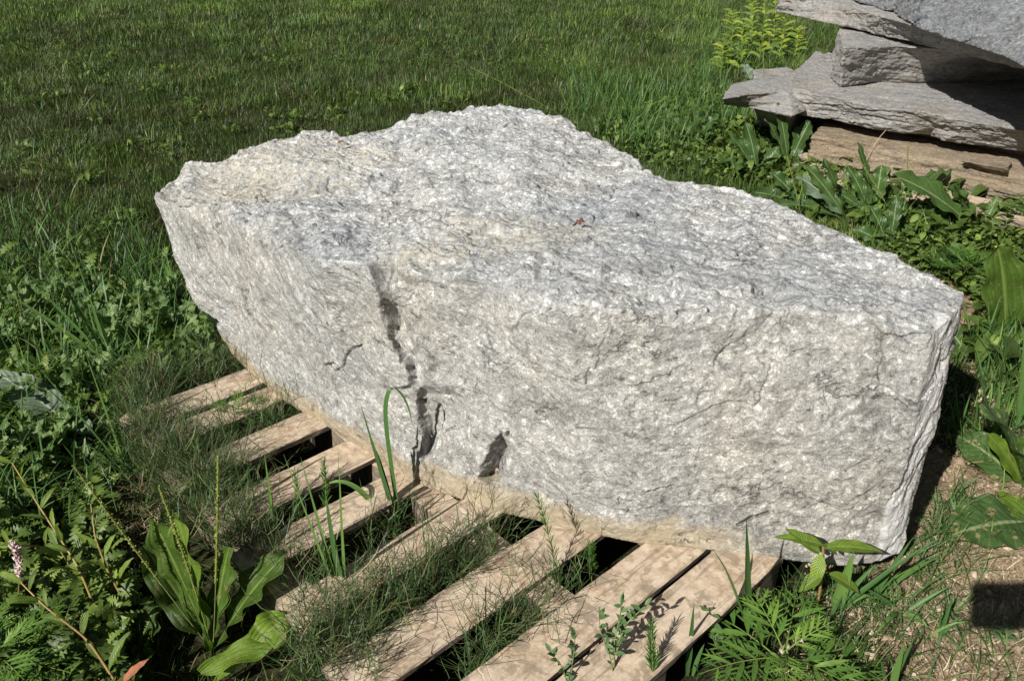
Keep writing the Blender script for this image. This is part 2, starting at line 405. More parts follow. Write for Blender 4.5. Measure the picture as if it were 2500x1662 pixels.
        wd = width * (0.25 + 0.9 * np.sin(np.clip(along, 0.001, .999) * np.pi) ** 0.7) * (1 + 0.5 * pn(X * 22 + 9))
        endf = ss(along, 0, 0.16) * ss(-along, -1, -0.85) * (0.85 + 0.5 * pn(X * 14))
        prof = np.clip(sg / wd, 0, 1) ** 0.75 * np.exp(-np.clip(sg - wd, 0, None) / reach * 2.2) * (best < reach + 0.05)
        V[ids] -= nn * (drop * prof * endf)[:, None]
    def notch(pts, depth, w_):
        P, nn = line(pts); ids = near(P, 0.03); X = V[ids]
        for k in range(len(P) - 1):
            dd, t = seg_dist(X, P[k], P[k + 1]); ww = w_ * (0.75 + 0.5 * pn(X * 26)) * (0.35 + 0.65 * math.sin(math.pi * (k + .5) / (len(P) - 1)))
            q = np.clip(1 - dd / ww, 0, 1) ** 0.7
            V[ids] -= nn * (depth * q)[:, None]; X = V[ids]
    # main crack running down the front
    ledge([(892, 640), (903, 665), (918, 690), (930, 730), (936, 765), (944, 800), (955, 840)], 0.075, 0.02, 0.12)
    notch([(900, 645), (915, 672), (925, 690)], 0.02, 0.006)
    ledge([(948, 815), (968, 855), (985, 890), (1000, 925), (1010, 950)], 0.05, 0.022, 0.10)
    ledge([(1012, 935), (1022, 985), (1024, 1030), (1030, 1080), (1042, 1125)], 0.075, 0.018, 0.10)
    ledge([(1228, 1050), (1205, 1078), (1190, 1110), (1178, 1150), (1165, 1172)], 0.08, 0.02, 0.06)
    notch([(920, 668), (934, 700), (944, 735), (946, 770), (955, 800), (966, 840)], 0.05, 0.008)
    notch([(1240, 1056), (1222, 1085), (1208, 1120), (1198, 1150)], 0.05, 0.008)
    notch([(966, 840), (985, 862), (1000, 890), (1008, 905)], 0.04, 0.008)
    notch([(928, 745), (931, 765), (938, 785), (943, 800)], 0.03, 0.008)
    notch([(1030, 985), (1040, 1000), (1040, 1060), (1042, 1100)], 0.05, 0.008)
    for pts, dp, ww in [
        ([(1008, 900), (1012, 925), (998, 945), (975, 950), (940, 945)], 0.03, 0.008),
        ([(990, 850), (996, 880), (998, 905)], 0.014, 0.004),
        ([(885, 842), (862, 850), (843, 870), (838, 895), (818, 905)], 0.03, 0.008),
        ([(812, 918), (818, 940), (822, 985)], 0.03, 0.009),
        ([(760, 905), (780, 910)], 0.012, 0.005),
        ([(1655, 762), (1690, 756), (1735, 757)], 0.035, 0.008),
        ([(1802, 1280), (1835, 1262), (1875, 1250)], 0.035, 0.008),
        ([(1325, 768), (1345, 755), (1335, 775)], 0.012, 0.005),
        ([(1180, 860), (1186, 900)], 0.012, 0.004),
        ([(1135, 935), (1142, 925)], 0.012, 0.005), ([(1163, 945), (1165, 925)], 0.012, 0.004),
        ([(2155, 830), (2190, 852), (2215, 866)], 0.012, 0.004),
        ([(635, 735), (650, 738)], 0.014, 0.006), ([(590, 705), (592, 725)], 0.012, 0.004),
        ([(672, 612), (690, 604)], 0.014, 0.007), ([(455, 580), (468, 612)], 0.014, 0.008),
        ([(1045, 1185), (1060, 1150)], 0.014, 0.006),
        ([(1160, 1178), (1190, 1190)], 0.012, 0.005),
        ([(720, 610), (742, 612)], 0.008, 0.004), ([(1050, 1178), (1010, 1170)], 0.01, 0.004),
        ([(1475, 1330), (1500, 1312), (1560, 1320)], 0.006, 0.003),
        ([(1300, 545), (1335, 548)], 0.012, 0.005), ([(1430, 590), (1490, 575)], 0.01, 0.004),
        ([(1275, 410), (1300, 407)], 0.01, 0.005), ([(980, 430), (1010, 445)], 0.01, 0.005),
        ([(1880, 840), (1905, 838)], 0.01, 0.005), ([(1230, 905), (1270, 880)], 0.008, 0.003)]:
        notch(pts, dp, ww)
    setv(me, V)
    crust = np.zeros(len(V)); blue = np.zeros(len(V))
    for (px, py, r, ax) in [(700, 420, 0.34, 0), (840, 385, 0.24, 0), (1210, 575, 0.22, 0), (1310, 560, 0.16, 0), (620, 440, 0.2, 0), (1080, 610, 0.14, 0)]:
        c, _ = on(px, py); dd = np.linalg.norm((V - c) * [0.6, 1, 1], axis=1); crust = np.maximum(crust, 1 - ss(dd + 0.06 * pn(V * 6), r * 0.35, r))
    for (px, py, r) in [(740, 590, 0.17), (620, 520, 0.12), (1340, 690, 0.1), (2270, 730, 0.16), (1560, 600, 0.28), (1800, 640, 0.25), (1440, 520, 0.2), (2050, 690, 0.2), (800, 620, 0.1), (1230, 690, 0.09)]:
        c, _ = on(px, py); dd = np.linalg.norm((V - c) * [0.55, 1, 1], axis=1); blue = np.maximum(blue, 1 - ss(dd + 0.05 * pn(V * 7), r * 0.2, r))
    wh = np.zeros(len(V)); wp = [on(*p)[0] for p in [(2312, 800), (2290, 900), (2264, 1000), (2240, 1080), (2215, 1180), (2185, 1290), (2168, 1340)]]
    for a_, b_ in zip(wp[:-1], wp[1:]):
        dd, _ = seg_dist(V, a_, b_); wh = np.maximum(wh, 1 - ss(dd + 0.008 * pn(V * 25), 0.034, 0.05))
    for vein, rr in [([(609, 556), (640, 620), (668, 684)], .009), ([(705, 678), (735, 725), (763, 784)], .012), ([(880, 615), (927, 625)], .008), ([(790, 638), (848, 647)], .008), ([(1396, 733), (1440, 745), (1499, 766)], .016), ([(1200, 649), (1181, 698)], .010),
                     ([(1312, 715), (1350, 708), (1387, 712)], .009), ([(1233, 698), (1261, 703)], .008)]:
        vp = [on(*p)[0] for p in vein]
        for a_, b_ in zip(vp[:-1], vp[1:]):
            dd, _ = seg_dist(V, a_, b_); wh = np.maximum(wh, (1.0 - ss(dd + rr * 2.2 * pn(V * 45) + rr * 1.4 * pn(V * 120), rr * -0.2, rr)) * .75)
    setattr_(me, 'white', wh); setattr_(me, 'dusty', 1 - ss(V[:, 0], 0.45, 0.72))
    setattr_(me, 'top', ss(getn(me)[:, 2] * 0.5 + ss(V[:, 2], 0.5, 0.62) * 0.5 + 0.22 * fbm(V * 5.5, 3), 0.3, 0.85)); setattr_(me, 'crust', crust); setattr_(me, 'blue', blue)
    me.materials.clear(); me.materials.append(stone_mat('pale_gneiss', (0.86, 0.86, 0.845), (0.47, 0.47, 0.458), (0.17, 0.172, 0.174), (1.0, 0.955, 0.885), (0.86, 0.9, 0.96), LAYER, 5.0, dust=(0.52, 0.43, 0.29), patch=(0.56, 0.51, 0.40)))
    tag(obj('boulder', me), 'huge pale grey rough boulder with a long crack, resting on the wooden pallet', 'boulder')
    return tri
ROCK = boulder()

# ------------------------------------------------------------------ pallet (boards run up-right in the picture)
WOOD = wood_mat()
BD = np.array([0.743, 0.669, 0]); BN = np.array([0.669, -0.743, 0])
def beam(mb_origin, s0, s1, u0, u1, z0, z1, seed, wear=0.003, cut=0.0):
    "worn timber between along-coordinates s and across-coordinates u"
    r = np.random.default_rng(seed); ns = max(2, int(abs(s1 - s0) / 0.03)); 
    prof = [(0, 0), (1, 0), (1, .8), (.93 if abs(u1 - u0) < .05 else .97, 1), (.03, 1), (0, .8)]
    ss_ = np.linspace(s0, s1, ns + 1); V = []; 
    ph = r.uniform(0, 99)
    for i, s in enumerate(ss_):
        for (a, b) in prof:
            nn = pn(np.array([[s * 9 + ph, a * 4, b * 3]]))[0] * wear; n2 = pn(np.array([[s * 22 + ph, a * 4 + 9, b * 3]]))[0] * wear * .5
            u = u0 + (u1 - u0) * a + nn + n2; z = z0 + (z1 - z0) * b + nn * .5 * b
            V.append(BD * s + BN * u + np.array([0, 0, z]))
    k = len(prof); Q = []
    for i in range(ns):
        for j in range(k): Q.append((i * k + j, i * k + (j + 1) % k, (i + 1) * k + (j + 1) % k, (i + 1) * k + j))
    me = bpy.data.meshes.new('board'); V = [tuple(v - mb_origin) for v in V]
    me.from_pydata(V, [], Q + [tuple(range(k))[::-1], tuple(ns * k + j for j in range(k))]); me.update()
    bm = bmesh.new(); bm.from_mesh(me); bmesh.ops.recalc_face_normals(bm, faces=bm.faces); bm.to_mesh(me); bm.free()
    me.materials.append(WOOD); return me
def pallet():
    org = np.array([-0.2, 1.9, -0.175]); p = empty('pallet', org)
    tag(p, 'long dusty wooden pallet carrying the big pale boulder', 'pallet')
    U = [(-.773, -.633), (-.914, -.787), (-1.147, -1.010), (-1.378, -1.258), (-1.615, -1.50), (-1.842, -1.708), (-2.075, -1.95), (-2.30, -2.185), (-2.47, -2.335)]
    for i, (a, b) in enumerate(U):
        obj('deck_board', beam(org, 0.46 + 0.015 * math.sin(i * 3), 1.53 + 0.02 * math.sin(i * 5), a, b, -0.021, 0.0 - 0.0015 * (i % 3), i), p)
    for i, (a, b) in enumerate([(0.48, 0.57), (0.955, 1.045), (1.43, 1.52)]):
        # stringers lie across, so build them in swapped axes
        r = beam(org * 0, 0, 1, 0, 1, 0, 1, 50 + i)
        me = bpy.data.meshes.new('stringer'); V = []; n = 60
        for k in range(n + 1):
            u = -2.48 + (2.48 - 0.634) * k / n
            for s, z in ((a, -.175), (b, -.175), (b, -.024), (a, -.024)):
                q = pn(np.array([[u * 8, s * 5, z * 20]]))[0] * 0.003
                V.append(tuple(BD * (s + q) + BN * u + np.array([0, 0, z + q * .3]) - org))
        Q = [(k * 4 + j, k * 4 + (j + 1) % 4, k * 4 + 4 + (j + 1) % 4, k * 4 + 4 + j) for k in range(n) for j in range(4)]
        me.from_pydata(V, [], Q + [(3, 2, 1, 0), (4 * n, 4 * n + 1, 4 * n + 2, 4 * n + 3)])
        bm = bmesh.new(); bm.from_mesh(me); bmesh.ops.recalc_face_normals(bm, faces=bm.faces); bm.to_mesh(me); bm.free()
        me.materials.append(WOOD); obj('stringer', me, p)
pallet()
# ------------------------------------------------------------------ the stack of quarried slabs, upper right
def slab(name, bot, top, label, mat, centre=None, amp=1.0, seed=0, voxel=0.0075, group='slabs in the stack on the right', cat='stone slab', layer=(0.1, 0.15, 1.0)):
    bot = [np.array(p, float) for p in bot]; top = [np.array(p, float) for p in top]
    cols = []
    for b, t in zip(bot, top): cols.append([b, b * .5 + t * .5, t])
    c = np.mean(top, 0) if centre is None else np.array(centre, float)
    me = remeshed(poly_mesh(name, cols, c), voxel, 2, 0.5)
    V = getv(me); Nn = getn(me); n_ = np.array(layer); n_ = n_ / np.linalg.norm(n_)
    lay = V @ n_; side = 1 - ss(np.abs(Nn[:, 2]), 0.5, 0.85)
    sp = V * [3.2, 3.2, 0] + n_ * (lay + 0.012 * pn(V * 6 + seed))[:, None] * 42 + seed * 5
    st = chips(sp * [0.55, 0.55, 0.55], seed, 0.4)
    pl = V * 1.0; pl = pl + n_ * (lay * 1.6)[:, None] + seed
    d = side * (st * 0.013 + chips(pl * 13, seed + 4, 0.9) * 0.007) + fbm(V * 4 + seed, 4) * 0.010 + side * chips(V * [4, 4, 0] + n_ * lay[:, None] * 110 + seed, 4, .3) * 0.006 + chips(pl * 30, 8, 1) * 0.004 + (1 - side) * chips(V * [5, 5, 20] + seed, 2, .5) * 0.005
    V = V + Nn * (d * amp)[:, None]; setv(me, V)
    setattr_(me, 'top', ss(Nn[:, 2], 0.4, 0.9) * 0.6)
    me.materials.clear(); me.materials.append(mat)
    org = np.array([c[0], c[1], min(b[2] for b in bot)]); setv(me, getv(me) - org)
    return tag(obj(name, me, loc=org), label, cat, group, 'thing')
GREYS = stone_mat('grey_layered_stone', (0.60, 0.575, 0.545), (0.34, 0.325, 0.308), (0.14, 0.134, 0.13), (1.0, 0.95, 0.88), (0.85, 0.92, 1.0), (0.1, 0.15, 1.0), 13.0, contrast=0.9)
TANS = stone_mat('tan_layered_stone', (0.46, 0.375, 0.275), (0.30, 0.24, 0.172), (0.14, 0.11, 0.085), (1.0, 0.95, 0.86), (0.95, 0.95, 0.95), (0.05, 0.1, 1.0), 12.0, contrast=0.8)
BLUES = stone_mat('blue_grey_stone', (0.42, 0.43, 0.44), (0.215, 0.225, 0.24), (0.09, 0.095, 0.105), (1.0, 0.96, 0.9), (0.8, 0.88, 1.0), (0.2, 0.3, 1.0), 2.5)
def P(px, py, z): return at(px, py, z)
# lowest, tan
slab('stone_slab', [P(1971, 389, 0.0), P(2150, 425, 0), P(2330, 458, 0), P(2500, 496, 0), (3.7, 3.5, 0), (4.4, 4.4, 0), (3.6, 5.4, 0), (2.5, 6.0, 0)],
     [P(1981, 332, .155), P(2160, 357, .155), P(2330, 393, .155), P(2500, 426, .16), (3.72, 3.5, .16), (4.4, 4.4, .16), (3.6, 5.4, .155), (2.5, 6.0, .155)],
     'long tan slab lowest in the stack, weeds growing along its foot', TANS, seed=1)
slab('stone_chip', [P(2345, 396, .16), P(2405, 412, .16), P(2462, 424, .16), P(2470, 405, .16), P(2400, 392, .16)],
     [P(2347, 392, .185), P(2405, 404, .185), P(2460, 414, .19), P(2468, 393, .19), P(2400, 385, .19)],
     'small flat tan stone chip lying on the lowest slab edge', TANS, seed=2, voxel=0.006, amp=.4, group=None, cat='stone')
slab('stone_slab', [(2.35, 5.35, .158), (2.75, 4.95, .158), (3.1, 4.5, .158), (3.7, 3.9, .158), (4.2, 4.6, .158), (3.1, 6.0, .158)],
     [(2.33, 5.35, .225), (2.73, 4.95, .225), (3.1, 4.5, .225), (3.7, 3.9, .225), (4.2, 4.6, .225), (3.1, 6.0, .225)],
     'thin tan slab in deep shade under the big pointed slab', TANS, seed=3, amp=.6)
# big pointed slab
slab('stone_slab', [P(1930, 278, .225), P(2020, 293, .225), P(2129, 315, .225), P(2210, 326, .225), P(2271, 330, .225), P(2300, 343, .225), P(2500, 371, .225), (3.7, 3.75, .225), (4.6, 4.6, .225), (4.4, 6.4, .225), (3.2, 7.2, .225), (2.5, 6.6, .225), (2.05, 5.9, .225)],
     [P(1919, 214, .385), P(2010, 234, .385), P(2104, 252, .385), P(2200, 266, .385), P(2300, 284, .385), P(2400, 300, .385), P(2512, 318, .385), (3.75, 3.65, .385), (4.6, 4.6, .385), (4.4, 6.4, .385), (3.2, 7.2, .385), P(2018, 130, .385), P(1943, 176, .385)],
     'broad grey pointed slab sticking out left below the square block', GREYS, seed=4)
# pointed slab behind it on the left, and the chunk carrying it
slab('stone_slab', [P(1764, 258, .27), P(1832, 264, .27), P(1935, 284, .27), (2.6, 6.0, .27), (2.6, 7.0, .27), P(1880, 215, .27), P(1800, 225, .27)],
     [P(1762, 243, .37), P(1828, 232, .37), P(1925, 222, .37), (2.6, 6.0, .372), (2.6, 7.0, .372), P(1935, 182, .372), P(1789, 203, .372)],
     'narrow pale slab end poking out leftmost behind the broad slab', GREYS, seed=5, amp=.8)
slab('stone_chunk', [P(1856, 306, .0), P(1932, 325, .0), (2.4, 6.2, .0), (2.3, 6.8, .0), (2.0, 6.7, .0)],
     [P(1840, 262, .275), P(1932, 282, .275), (2.4, 6.2, .27), (2.3, 6.8, .27), (2.0, 6.7, .27)],
     'grey stone chunk under the leftmost narrow slab behind dock leaves', GREYS, seed=6, amp=.9, group=None, cat='stone')
# square block
slab('stone_block', [P(2052, 212, .39), P(2150, 200, .39), P(2307, 201, .39), P(2500, 196, .39), (4.6, 5.9, .39), (4.5, 6.9, .39), (3.0, 7.1, .39), P(2024, 186, .39)],
     [P(2058, 119, .645), P(2130, 116, .645), P(2200, 113, .645), P(2420, 130, .645), (4.6, 5.9, .645), (4.5, 6.9, .645), (3.0, 7.0, .645), P(2048, 70, .645)],
     'square pale block on the broad slab, half in shadow', GREYS, seed=7, amp=.8, cat='stone block')
# thin slab above it
slab('stone_slab', [P(1897, 29, .665), P(2039, 61, .665), P(2146, 84, .665), P(2300, 125, .665), P(2500, 170, .665), (3.9, 4.1, .665), (4.6, 5.5, .665), (4.0, 8.0, .665), (2.6, 7.8, .665)],
     [P(1903, -12, .80), P(2035, 5, .80), P(2120, 30, .80), P(2290, 78, .80), P(2490, 135, .80), (3.9, 4.1, .80), (4.6, 5.5, .80), (4.0, 8.0, .80), (2.6, 7.8, .80)],
     'grey slab second from the top resting on the square block', GREYS, seed=8)
# top boulder-like slab
slab('stone_slab', [P(2060, -6, .81), P(2180, 30, .81), P(2240, 68, .81), P(2325, 97, .81), P(2400, 122, .81), P(2450, 136, .81), P(2512, 172, .81), (3.3, 4.0, .81), (4.6, 5.0, .81), (4.4, 7.5, .81), (3.0, 7.6, .81)],
     [(2.75, 6.9, 1.15), (2.72, 6.2, 1.15), (2.66, 5.5, 1.15), (2.68, 5.1, 1.15), (2.68, 4.8, 1.15), (2.72, 4.55, 1.15), (2.85, 4.3, 1.15), (3.4, 4.15, 1.2), (4.6, 5.0, 1.22), (4.4, 7.5, 1.25), (3.1, 7.4, 1.25)],
     'thick blue grey slab on top of the stack', BLUES, seed=9, layer=(0.2, 0.3, 1))
# boards under the stack
def stack_pallet():
    a = np.array([0.742, -0.671, 0.]); c = np.array([0.671, 0.742, 0.]); org = np.array([2.2, 4.7, -0.13]); p = empty('pallet', org)
    tag(p, 'second pallet of tan boards under the slab stack, half hidden by weeds', 'pallet')
    for k, (o, s0, s1) in enumerate([(-0.36, 0.15, 2.4), (-0.17, -0.02, 2.4), (0.03, -0.1, 2.4)]):
        b0 = np.array([1.95, 5.06, 0.]) + c * o; ns = 50; V = []
        for i in range(ns + 1):
            s = s0 + (s1 - s0) * i / ns
            for u, z in ((0, -.025), (.13, -.025), (.13, -.003), (0, -.003)):
                V.append(tuple(b0 + a * s + c * (u + 0.003 * pn(np.array([[s * 8, u * 9, k]]))[0]) + np.array([0, 0, z]) - org))
        me = bpy.data.meshes.new('deck_board')
        Q = [(i * 4 + j, i * 4 + (j + 1) % 4, i * 4 + 4 + (j + 1) % 4, i * 4 + 4 + j) for i in range(ns) for j in range(4)]
        me.from_pydata(V, [], Q + [(3, 2, 1, 0), (4 * ns, 4 * ns + 1, 4 * ns + 2, 4 * ns + 3)])
        me.materials.append(WOOD); obj('deck_board', me, p)
    for s in (0.25, 1.2, 2.2):
        V = []
        for u in (-.34, .16):
            for ds, z in ((0, -.13), (.09, -.13), (.09, -.027), (0, -.027)): V.append(tuple(np.array([1.95, 5.06, 0.]) + a * (s + ds) + c * u + np.array([0, 0, z]) - org))
        me = bpy.data.meshes.new('stringer'); me.from_pydata(V, [], [(0, 1, 5, 4), (1, 2, 6, 5), (2, 3, 7, 6), (3, 0, 4, 7), (3, 2, 1, 0), (4, 5, 6, 7)]); me.materials.append(WOOD); obj('stringer', me, p)
stack_pallet()
# ------------------------------------------------------------------ grass and leaf materials
def leaf_mat(name, c0, c1, c2, vein=None, vtype='mid', rough=0.42, trans=0.35, spots=0.0, spec=0.4):
    "c0..c2 by the tint of each leaf; vein colour drawn from the leaf's own uv"
    m, t, b = newmat(name); o = objco(t); ti = attr(t, 'tint')
    col = ramp(t, ti, [(0.0, c0), (0.5, c1), (1.0, c2)])
    uv = N(t, 'ShaderNodeTexCoord').outputs['UV']
    s = N(t, 'ShaderNodeSeparateXYZ', ins={0: uv}); u, v = s.outputs[0], s.outputs[1]
    cu = mth(t, 'ABSOLUTE', mth(t, 'SUBTRACT', u, 0.5))
    col = mix(t, 0.5, col, ramp(t, noise(t, o, 60, 4, 0.6), [(0.3, g3(0.6)), (0.7, g3(1.3))]), 'MULTIPLY')
    h = None
    if vein:
        mid = ramp(t, cu, [(0.0, g3(1)), (0.02, g3(0.8)), (0.045, g3(0))])
        if vtype == 'parallel':
            w_ = mth(t, 'SINE', mth(t, 'MULTIPLY', cu, 42.0)); ve = ramp(t, w_, [(0.72, g3(0)), (1.0, g3(1))]); h = w_
        else:
            w_ = mth(t, 'SINE', mth(t, 'MULTIPLY', mth(t, 'SUBTRACT', v, mth(t, 'MULTIPLY', cu, 0.35)), 75.0)); ve = ramp(t, w_, [(0.82, g3(0)), (1.0, g3(0.7))]); h = w_
        col = mix(t, mth(t, 'MULTIPLY', ve, 0.2), col, vein); col = mix(t, mid, col, vein)
    if spots:
        sp = ramp(t, noise(t, o, 42, 3, 0.6), [(0.60, g3(0)), (0.64, g3(spots))]); col = mix(t, sp, col, (0.38, 0.29, 0.15))
    t.links.new(col, b.inputs['Base Color']); b.inputs['Roughness'].default_value = rough; b.inputs['Specular IOR Level'].default_value = spec
    hh = noise(t, o, 110, 3, 0.6)
    if h is not None: hh = mth(t, 'ADD', hh, mth(t, 'MULTIPLY', h, -0.35))
    bump(t, hh, 0.5, 0.003, b)
    tr = N(t, 'ShaderNodeBsdfTranslucent'); t.links.new(mix(t, 0.5, col, (0.9, 1.0, 0.25), 'MULTIPLY'), tr.inputs[0])
    ms = N(t, 'ShaderNodeMixShader', ins={0: trans, 1: b.outputs[0], 2: tr.outputs[0]})
    t.links.new(ms.outputs[0], t.nodes['Material Output'].inputs[0])
    return m
def blade_mat(name, stops, trans=0.25, rough=0.45):
    m, t, b = newmat(name); col = ramp(t, attr(t, 'tint'), stops)
    t.links.new(col, b.inputs['Base Color']); b.inputs['Roughness'].default_value = rough; b.inputs['Specular IOR Level'].default_value = 0.3
    tr = N(t, 'ShaderNodeBsdfTranslucent'); t.links.new(mix(t, 0.5, col, (0.9, 1.0, 0.3), 'MULTIPLY'), tr.inputs[0])
    ms = N(t, 'ShaderNodeMixShader', ins={0: trans, 1: b.outputs[0], 2: tr.outputs[0]})
    t.links.new(ms.outputs[0], t.nodes['Material Output'].inputs[0])
    return m
LAWN = blade_mat('lawn_blades', [(0.0, (0.33, 0.27, 0.15)), (0.10, (0.20, 0.17, 0.08)), (0.2, (0.055, 0.07, 0.022)), (0.5, (0.062, 0.105, 0.025)), (0.8, (0.10, 0.18, 0.034)), (1.0, (0.26, 0.36, 0.07))])
TALL = blade_mat('tall_blades', [(0.0, (0.42, 0.34, 0.18)), (0.12, (0.20, 0.2, 0.08)), (0.2, (0.05, 0.10, 0.03)), (0.6, (0.075, 0.165, 0.045)), (1.0, (0.16, 0.27, 0.06))])
WIRE = blade_mat('horsetail_stems', [(0.0, (0.27, 0.2, 0.11)), (0.18, (0.10, 0.085, 0.04)), (0.3, (0.05, 0.085, 0.03)), (0.7, (0.075, 0.13, 0.04)), (1.0, (0.15, 0.22, 0.06))], trans=0.05)
STRAW = blade_mat('dry_straw', [(0.0, (0.16, 0.115, 0.065)), (0.5, (0.33, 0.255, 0.15)), (1.0, (0.55, 0.46, 0.30))], trans=0.08, rough=0.7)
R = np.random.default_rng
def blades(pos, h, w_, az, lean, curl, tint, K=3, wob=0.0, seed=1, taper=0.7, face=None):
    "vectorised grass blades: returns V, Q, UV, T. lean: start tilt from vertical, curl: added tilt to the tip"
    n = len(pos); r = R(seed); t = np.linspace(0, 1, K + 1)
    ang = lean[:, None] + curl[:, None] * t[None] ** 1.3
    azt = az[:, None] + wob * (r.normal(size=(n, K + 1)).cumsum(1))
    st = (h / K)[:, None]; dx = np.sin(ang) * np.cos(azt) * st; dy = np.sin(ang) * np.sin(azt) * st; dz = np.cos(ang) * st
    z0 = np.zeros((n, 1)); X = np.concatenate([z0, dx[:, :-1].cumsum(1)], 1); Y = np.concatenate([z0, dy[:, :-1].cumsum(1)], 1); Z = np.concatenate([z0, dz[:, :-1].cumsum(1)], 1)
    C0 = np.stack([X, Y, Z], -1) + pos[:, None, :]
    fa = (az + np.pi / 2 + r.normal(0, 0.7, n)) if face is None else face
    sd = np.stack([np.cos(fa), np.sin(fa), np.zeros(n)], -1)[:, None, :]
    ww = (w_[:, None] * 0.5 * np.clip(1 - t[None] ** 2 * taper - t[None] ** 8 * (0.93 - taper), 0.05, 1))[..., None]
    V = np.stack([C0 - sd * ww, C0 + sd * ww], 2).reshape(-1, 3)
    b = (np.arange(n) * 2 * (K + 1))[:, None]; k = (np.arange(K) * 2)[None]
    Q = np.stack([b + k, b + k + 1, b + k + 3, b + k + 2], -1).reshape(-1, 4)
    T = np.repeat(tint, 2 * (K + 1)); UV = np.zeros((len(V), 2)); UV[:, 1] = np.tile(np.repeat(t, 2), n); UV[:, 0] = np.tile([0, 1], n * (K + 1))
    return V, Q, UV, T
def inside_poly(x, y, poly):
    c = np.zeros(len(x), bool); j = len(poly) - 1
    for i in range(len(poly)):
        xi, yi = poly[i]; xj, yj = poly[j]
        m = ((yi > y) != (yj > y)) & (x < (xj - xi) * (y - yi) / (yj - yi + 1e-12) + xi); c ^= m; j = i
    return c
FOOT = [tuple(at(px, py, 0)[:2]) for px, py in [(575, 875), (690, 975), (800, 1042), (1000, 1172), (1210, 1248), (1560, 1328), (1900, 1362), (2152, 1372)]] + [(1.12, 1.9), (0.95, 2.5), (0.3, 3.1), (-0.35, 3.2), (-0.95, 3.1), (-1.15, 2.7)]
STK = [(1.9, 5.0), (2.9, 4.15), (3.7, 3.5), (4.6, 4.6), (4.4, 7.6), (2.7, 7.4), (2.0, 6.0)]
def frame_ok(x, y, z, m=60):
    c = y * _F[1] + (z - HC) * _F[2]; px = 1250 + FPX * x / c; py = 831 - FPX * (y * _U[1] + (z - HC) * _U[2]) / c
    return (c > 0.2) & (px > -m - 60) & (px < 2500 + m + 60) & (py > -100) & (py < 1662 + 140), px, py
def nz(x, y, s, o=0.0): return pn(np.stack([x * s + o, y * s + o, x * 0 + o], 1))
def tojoin(parts):
    V = []; Q = []; U = []; T = []; n = 0
    for v, q, u, t in parts: V.append(v); Q.append(q + n); U.append(u); T.append(t); n += len(v)
    return np.concatenate(V), np.concatenate(Q), np.concatenate(U), np.concatenate(T)
GAPS = [(-.787, -.773), (-1.010, -.914), (-1.258, -1.147), (-1.50, -1.378), (-1.708, -1.615), (-1.95, -1.842), (-2.185, -2.075), (-2.335, -2.30)]
def on_board(x, y, m=0.006):
    u = x * 0.669 - y * 0.743; s = x * 0.743 + y * 0.669; z = (u > -2.47 - m) & (u < -.633 + m) & (s > .45)
    for a, b in GAPS: z &= ~((u > a + m) & (u < b - m))
    return z
def pal_zone(x, y):
    u = x * 0.669 - y * 0.743; s = x * 0.743 + y * 0.669
    return (u > -2.55) & (u < -0.58) & (s > 0.42) & (s < 1.6)
def lawn():
    parts = []
    for (y0, y1, dens, hh, ww, seed, K) in [(0.9, 2.6, 7000, .045, .0032, 1, 3), (2.6, 4.2, 9500, .042, .0034, 2, 3), (4.2, 6.5, 6500, .046, .0040, 3, 3), (6.5, 10, 3400, .053, .0052, 4, 2), (10, 16.5, 1500, .062, .0082, 5, 2)]:
        r = R(seed); xm = 1.0 * (y1 + 1.2); n = int(dens * (y1 - y0) * 2 * xm)
        x = r.uniform(-xm, xm, n); y = r.uniform(y0, y1, n); z = gh(x, y)
        ok, px, py = frame_ok(x, y, z, 420)
        ok &= ~inside_poly(x, y, FOOT) & ~inside_poly(x, y, STK) & ~pal_zone(x, y)
        x, y, z = x[ok], y[ok], z[ok]
        dm = dirtmask(x, y); front = ss(-y, -2.6, -2.0) * ss(-x, 0.3, 0.8)
        clump = nz(x, y, 2.2, 3) * .5 + nz(x, y, 7, 9) * .5
        pr = np.clip((0.82 + 0.75 * clump) * (1 - 0.93 * ss(dm, 0.35, 0.6)) * (1 - 0.45 * front), 0.02, 1)
        k = r.random(len(x)) < pr; x, y, z, clump = x[k], y[k], z[k], clump[k]; n = len(x)
        big = nz(x, y, 0.7, 21)
        h = hh * r.lognormal(0, 0.33, n) * (1 + 0.7 * clump) * (1 + 0.25 * big)
        tall = r.random(n) < 0.035 * (1 + 3 * (nz(x, y, 1.3, 77) > 0.2)) * (1 + 2.5 * ss(x, 0.2, 1.2)); h[tall] *= r.uniform(1.5, 2.6, tall.sum())
        az = r.uniform(0, 6.283, n) ; az = np.where(r.random(n) < .45, nz(x, y, 1.6, 5) * 5 + 0.8, az)
        tint = np.clip(0.5 + 0.18 * r.normal(size=n) + 0.3 * nz(x, y, 0.9, 40) + 0.15 * nz(x, y, 3, 44) + 0.16 * ss(y, 8, 15) * ss(-x, 0, 3) + 0.12 * ss(x, .3, 1.5), 0.2, 1)
        dead = r.random(n) < np.clip(0.09 + 0.35 * nz(x, y, 1.4, 60), 0.02, .32); tint[dead] = r.uniform(0.0, 0.2, dead.sum())
        parts.append(blades(np.stack([x, y, z - .004], 1), h, ww * r.uniform(.7, 1.4, n), az, np.abs(r.normal(0.15, 0.28, n)) + dead * .5, r.uniform(0.2, 1.3, n), tint, K, 0.12, seed))
    V, Q, U, T = tojoin(parts); print('lawn blades verts', len(V))
    tag(obj('lawn', np_mesh('lawn', V, Q, LAWN, U, T)), 'dense dark green lawn grass behind the boulder', kind='stuff')
lawn()
